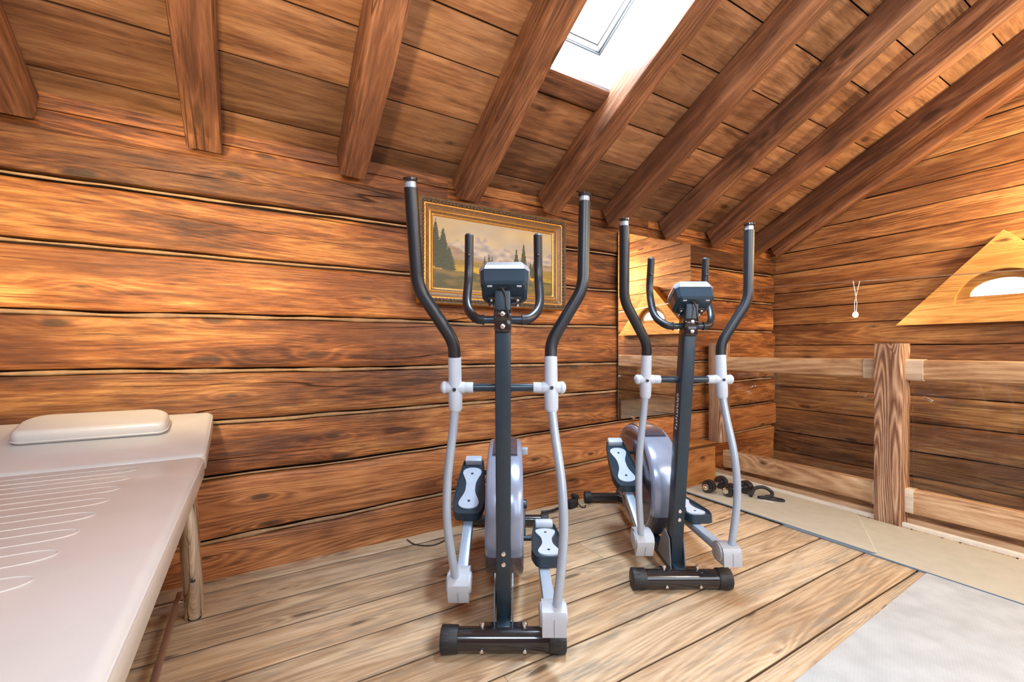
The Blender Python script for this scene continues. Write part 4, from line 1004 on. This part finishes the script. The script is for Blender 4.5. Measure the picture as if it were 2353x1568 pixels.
        c=Vector((sg*0.122,hy+0.112,hz+0.235)); mb=MB(); mb.sphere((c.x,c.y-0.0135,c.z),0.006,sc_=(1,0.5,1.2)); mb.build('pulse_sensor',M['gloss_black'],parent=gr)
    return E
YAW=radians(30.54); FW=Vector((sin(YAW),cos(YAW),0)); RT=Vector((cos(YAW),-sin(YAW),0))
elliptical(FW*1.525+RT*-0.030,-YAW,0.135,radians(60),'elliptical trainer nearest the camera, standing before the framed painting')
elliptical(FW*1.928+RT*0.740,-YAW,0.080,radians(80),'elliptical trainer farther back, standing before the wall mirror and wooden box')

# power adaptor and cables ---------------------------------------------------------------------------------------------
pa_=thing('power_adaptor','black power adaptor with its cable on the floor against the log wall behind the ellipticals','power adaptor',(1.845,2.33,0))
mb=MB(); mb.box((-0.02,-0.02,0.028),(0.085,0.05,0.05),0.010,rot=Matrix.Rotation(radians(15),4,'Z')); mb.box((0.02,0.0,0.062),(0.05,0.04,0.03),0.010,rot=Matrix.Rotation(radians(25),4,'Y')); mb.build('housing',M['rubber'],parent=pa_)
mb=MB(); mb.tube(catmull([(-0.05,-0.02,0.02),(-0.12,-0.01,0.012),(-0.2,-0.03,0.014),(-0.26,-0.01,0.012)],6),0.008,8); mb.build('plug',M['rubber'],parent=pa_,smooth=60)
mb=MB(); mb.tube(catmull([(0.02,-0.02,0.03),(0.03,-0.06,0.006),(0.05,-0.07,0.006),(0.07,-0.05,0.006)],6),0.004,8); mb.build('lead',M['cable'],parent=pa_,smooth=60)
c2=MB(); c2.tube(catmull([(0.73,2.37,0.005),(0.75,2.29,0.005),(0.82,2.235,0.005),(0.89,2.25,0.005),(0.94,2.29,0.005),(0.96,2.35,0.005)],8),0.0028,8)
tag(c2.build('power_cable',M['cable'],smooth=60),'thin black cable curling on the floor left of the front elliptical','cable')

# ------------------------------------------------------------------ lights
def light(name,typ,loc,energy,col,size=0.1,rot=None,target=None,size_y=None,spot=None):
    d=bpy.data.lights.new(name,typ); d.energy=energy; d.color=col
    if typ=='AREA':
        d.size=size
        if size_y: d.shape='RECTANGLE'; d.size_y=size_y
    else: d.shadow_soft_size=size
    if typ=='SPOT': d.spot_size=radians(spot or 90); d.spot_blend=0.6
    o=bpy.data.objects.new(name,d); COL.objects.link(o); o.location=loc
    if target is not None:
        o.rotation_euler=(Vector(target)-Vector(loc)).to_track_quat('-Z','Y').to_euler()
    return o
WARM=(1.0,0.74,0.38); WARM2=(1.0,0.86,0.64); COOL=(0.60,0.80,1.0)
light('halogen_lamp','POINT',(LX,LY,1.27),5,WARM,0.02)
light('halogen_or_fill','SPOT',(-0.42,1.30,1.62),88,(1.0,0.77,0.38),0.06,target=(-0.30,2.42,1.42),spot=84)
light('halogen_or_fill','SPOT',(-0.2,0.8,1.75),85,WARM,0.06,target=(0.1,1.5,2.6),spot=130)  # added uplight that warms the left ceiling, not an actual lamp
light('halogen_or_fill','POINT',(4.10,0.28,2.02),80,WARM,0.06)
light('halogen_or_fill','POINT',(1.5,-0.95,2.35),92,WARM2,0.07)
light('halogen_or_fill','POINT',(3.1,-0.9,2.0),110,WARM2,0.07)
light('daylight_fill','AREA',(1.2,-1.75,1.7),56,(0.68,0.85,1.0),2.4,target=(1.3,2.0,1.0),size_y=1.6)  # broad fill added behind the camera, no window is built there
light('daylight_fill','AREA',(-0.6,-0.9,2.5),60,COOL,0.8,target=(0.8,1.5,0.7),size_y=0.6)  # unseen cool source, assumed from the blue highlights on the tubes
light('skylight_daylight','AREA',roofpt((RX[3]+RX[4])/2,(SK0+SK1)/2,-D-0.03),90,COOL,0.27,target=roofpt((RX[3]+RX[4])/2,(SK0+SK1)/2,1.0),size_y=0.85)
light('skylight_fill','AREA',roofpt((RX[3]+RX[4])/2,(SK0+SK1)/2+0.1,0.03),9,(0.9,0.96,1.0),0.3,target=roofpt((RX[3]+RX[4])/2,(SK0+SK1)/2+0.1,-1.0),size_y=0.8)  # added lamp facing up the well to whiten the sash

w=bpy.data.worlds.new('World'); sc.world=w; w.use_nodes=True
w.node_tree.nodes['Background'].inputs[0].default_value=(0.75,0.85,1.0,1); w.node_tree.nodes['Background'].inputs[1].default_value=0.6

# ------------------------------------------------------------------ camera
cam=bpy.data.cameras.new('camera'); co_=bpy.data.objects.new('camera',cam); COL.objects.link(co_)
cam.sensor_width=36.0; cam.lens=36.0*1010/2353; cam.shift_y=19/2353; cam.clip_start=0.02
co_.location=(0,0,1.05); co_.rotation_euler=(pi/2,0,-YAW); sc.camera=co_
sc.view_settings.view_transform='Standard'; sc.view_settings.look='None'; sc.view_settings.exposure=0.0
sc.cycles.use_denoising=True; sc.cycles.max_bounces=6; sc.cycles.diffuse_bounces=3; sc.cycles.glossy_bounces=3; sc.cycles.use_adaptive_sampling=True; sc.cycles.adaptive_threshold=0.05; sc.cycles.adaptive_min_samples=12; sc.cycles.sample_clamp_indirect=6.0; sc.cycles.transparent_max_bounces=12
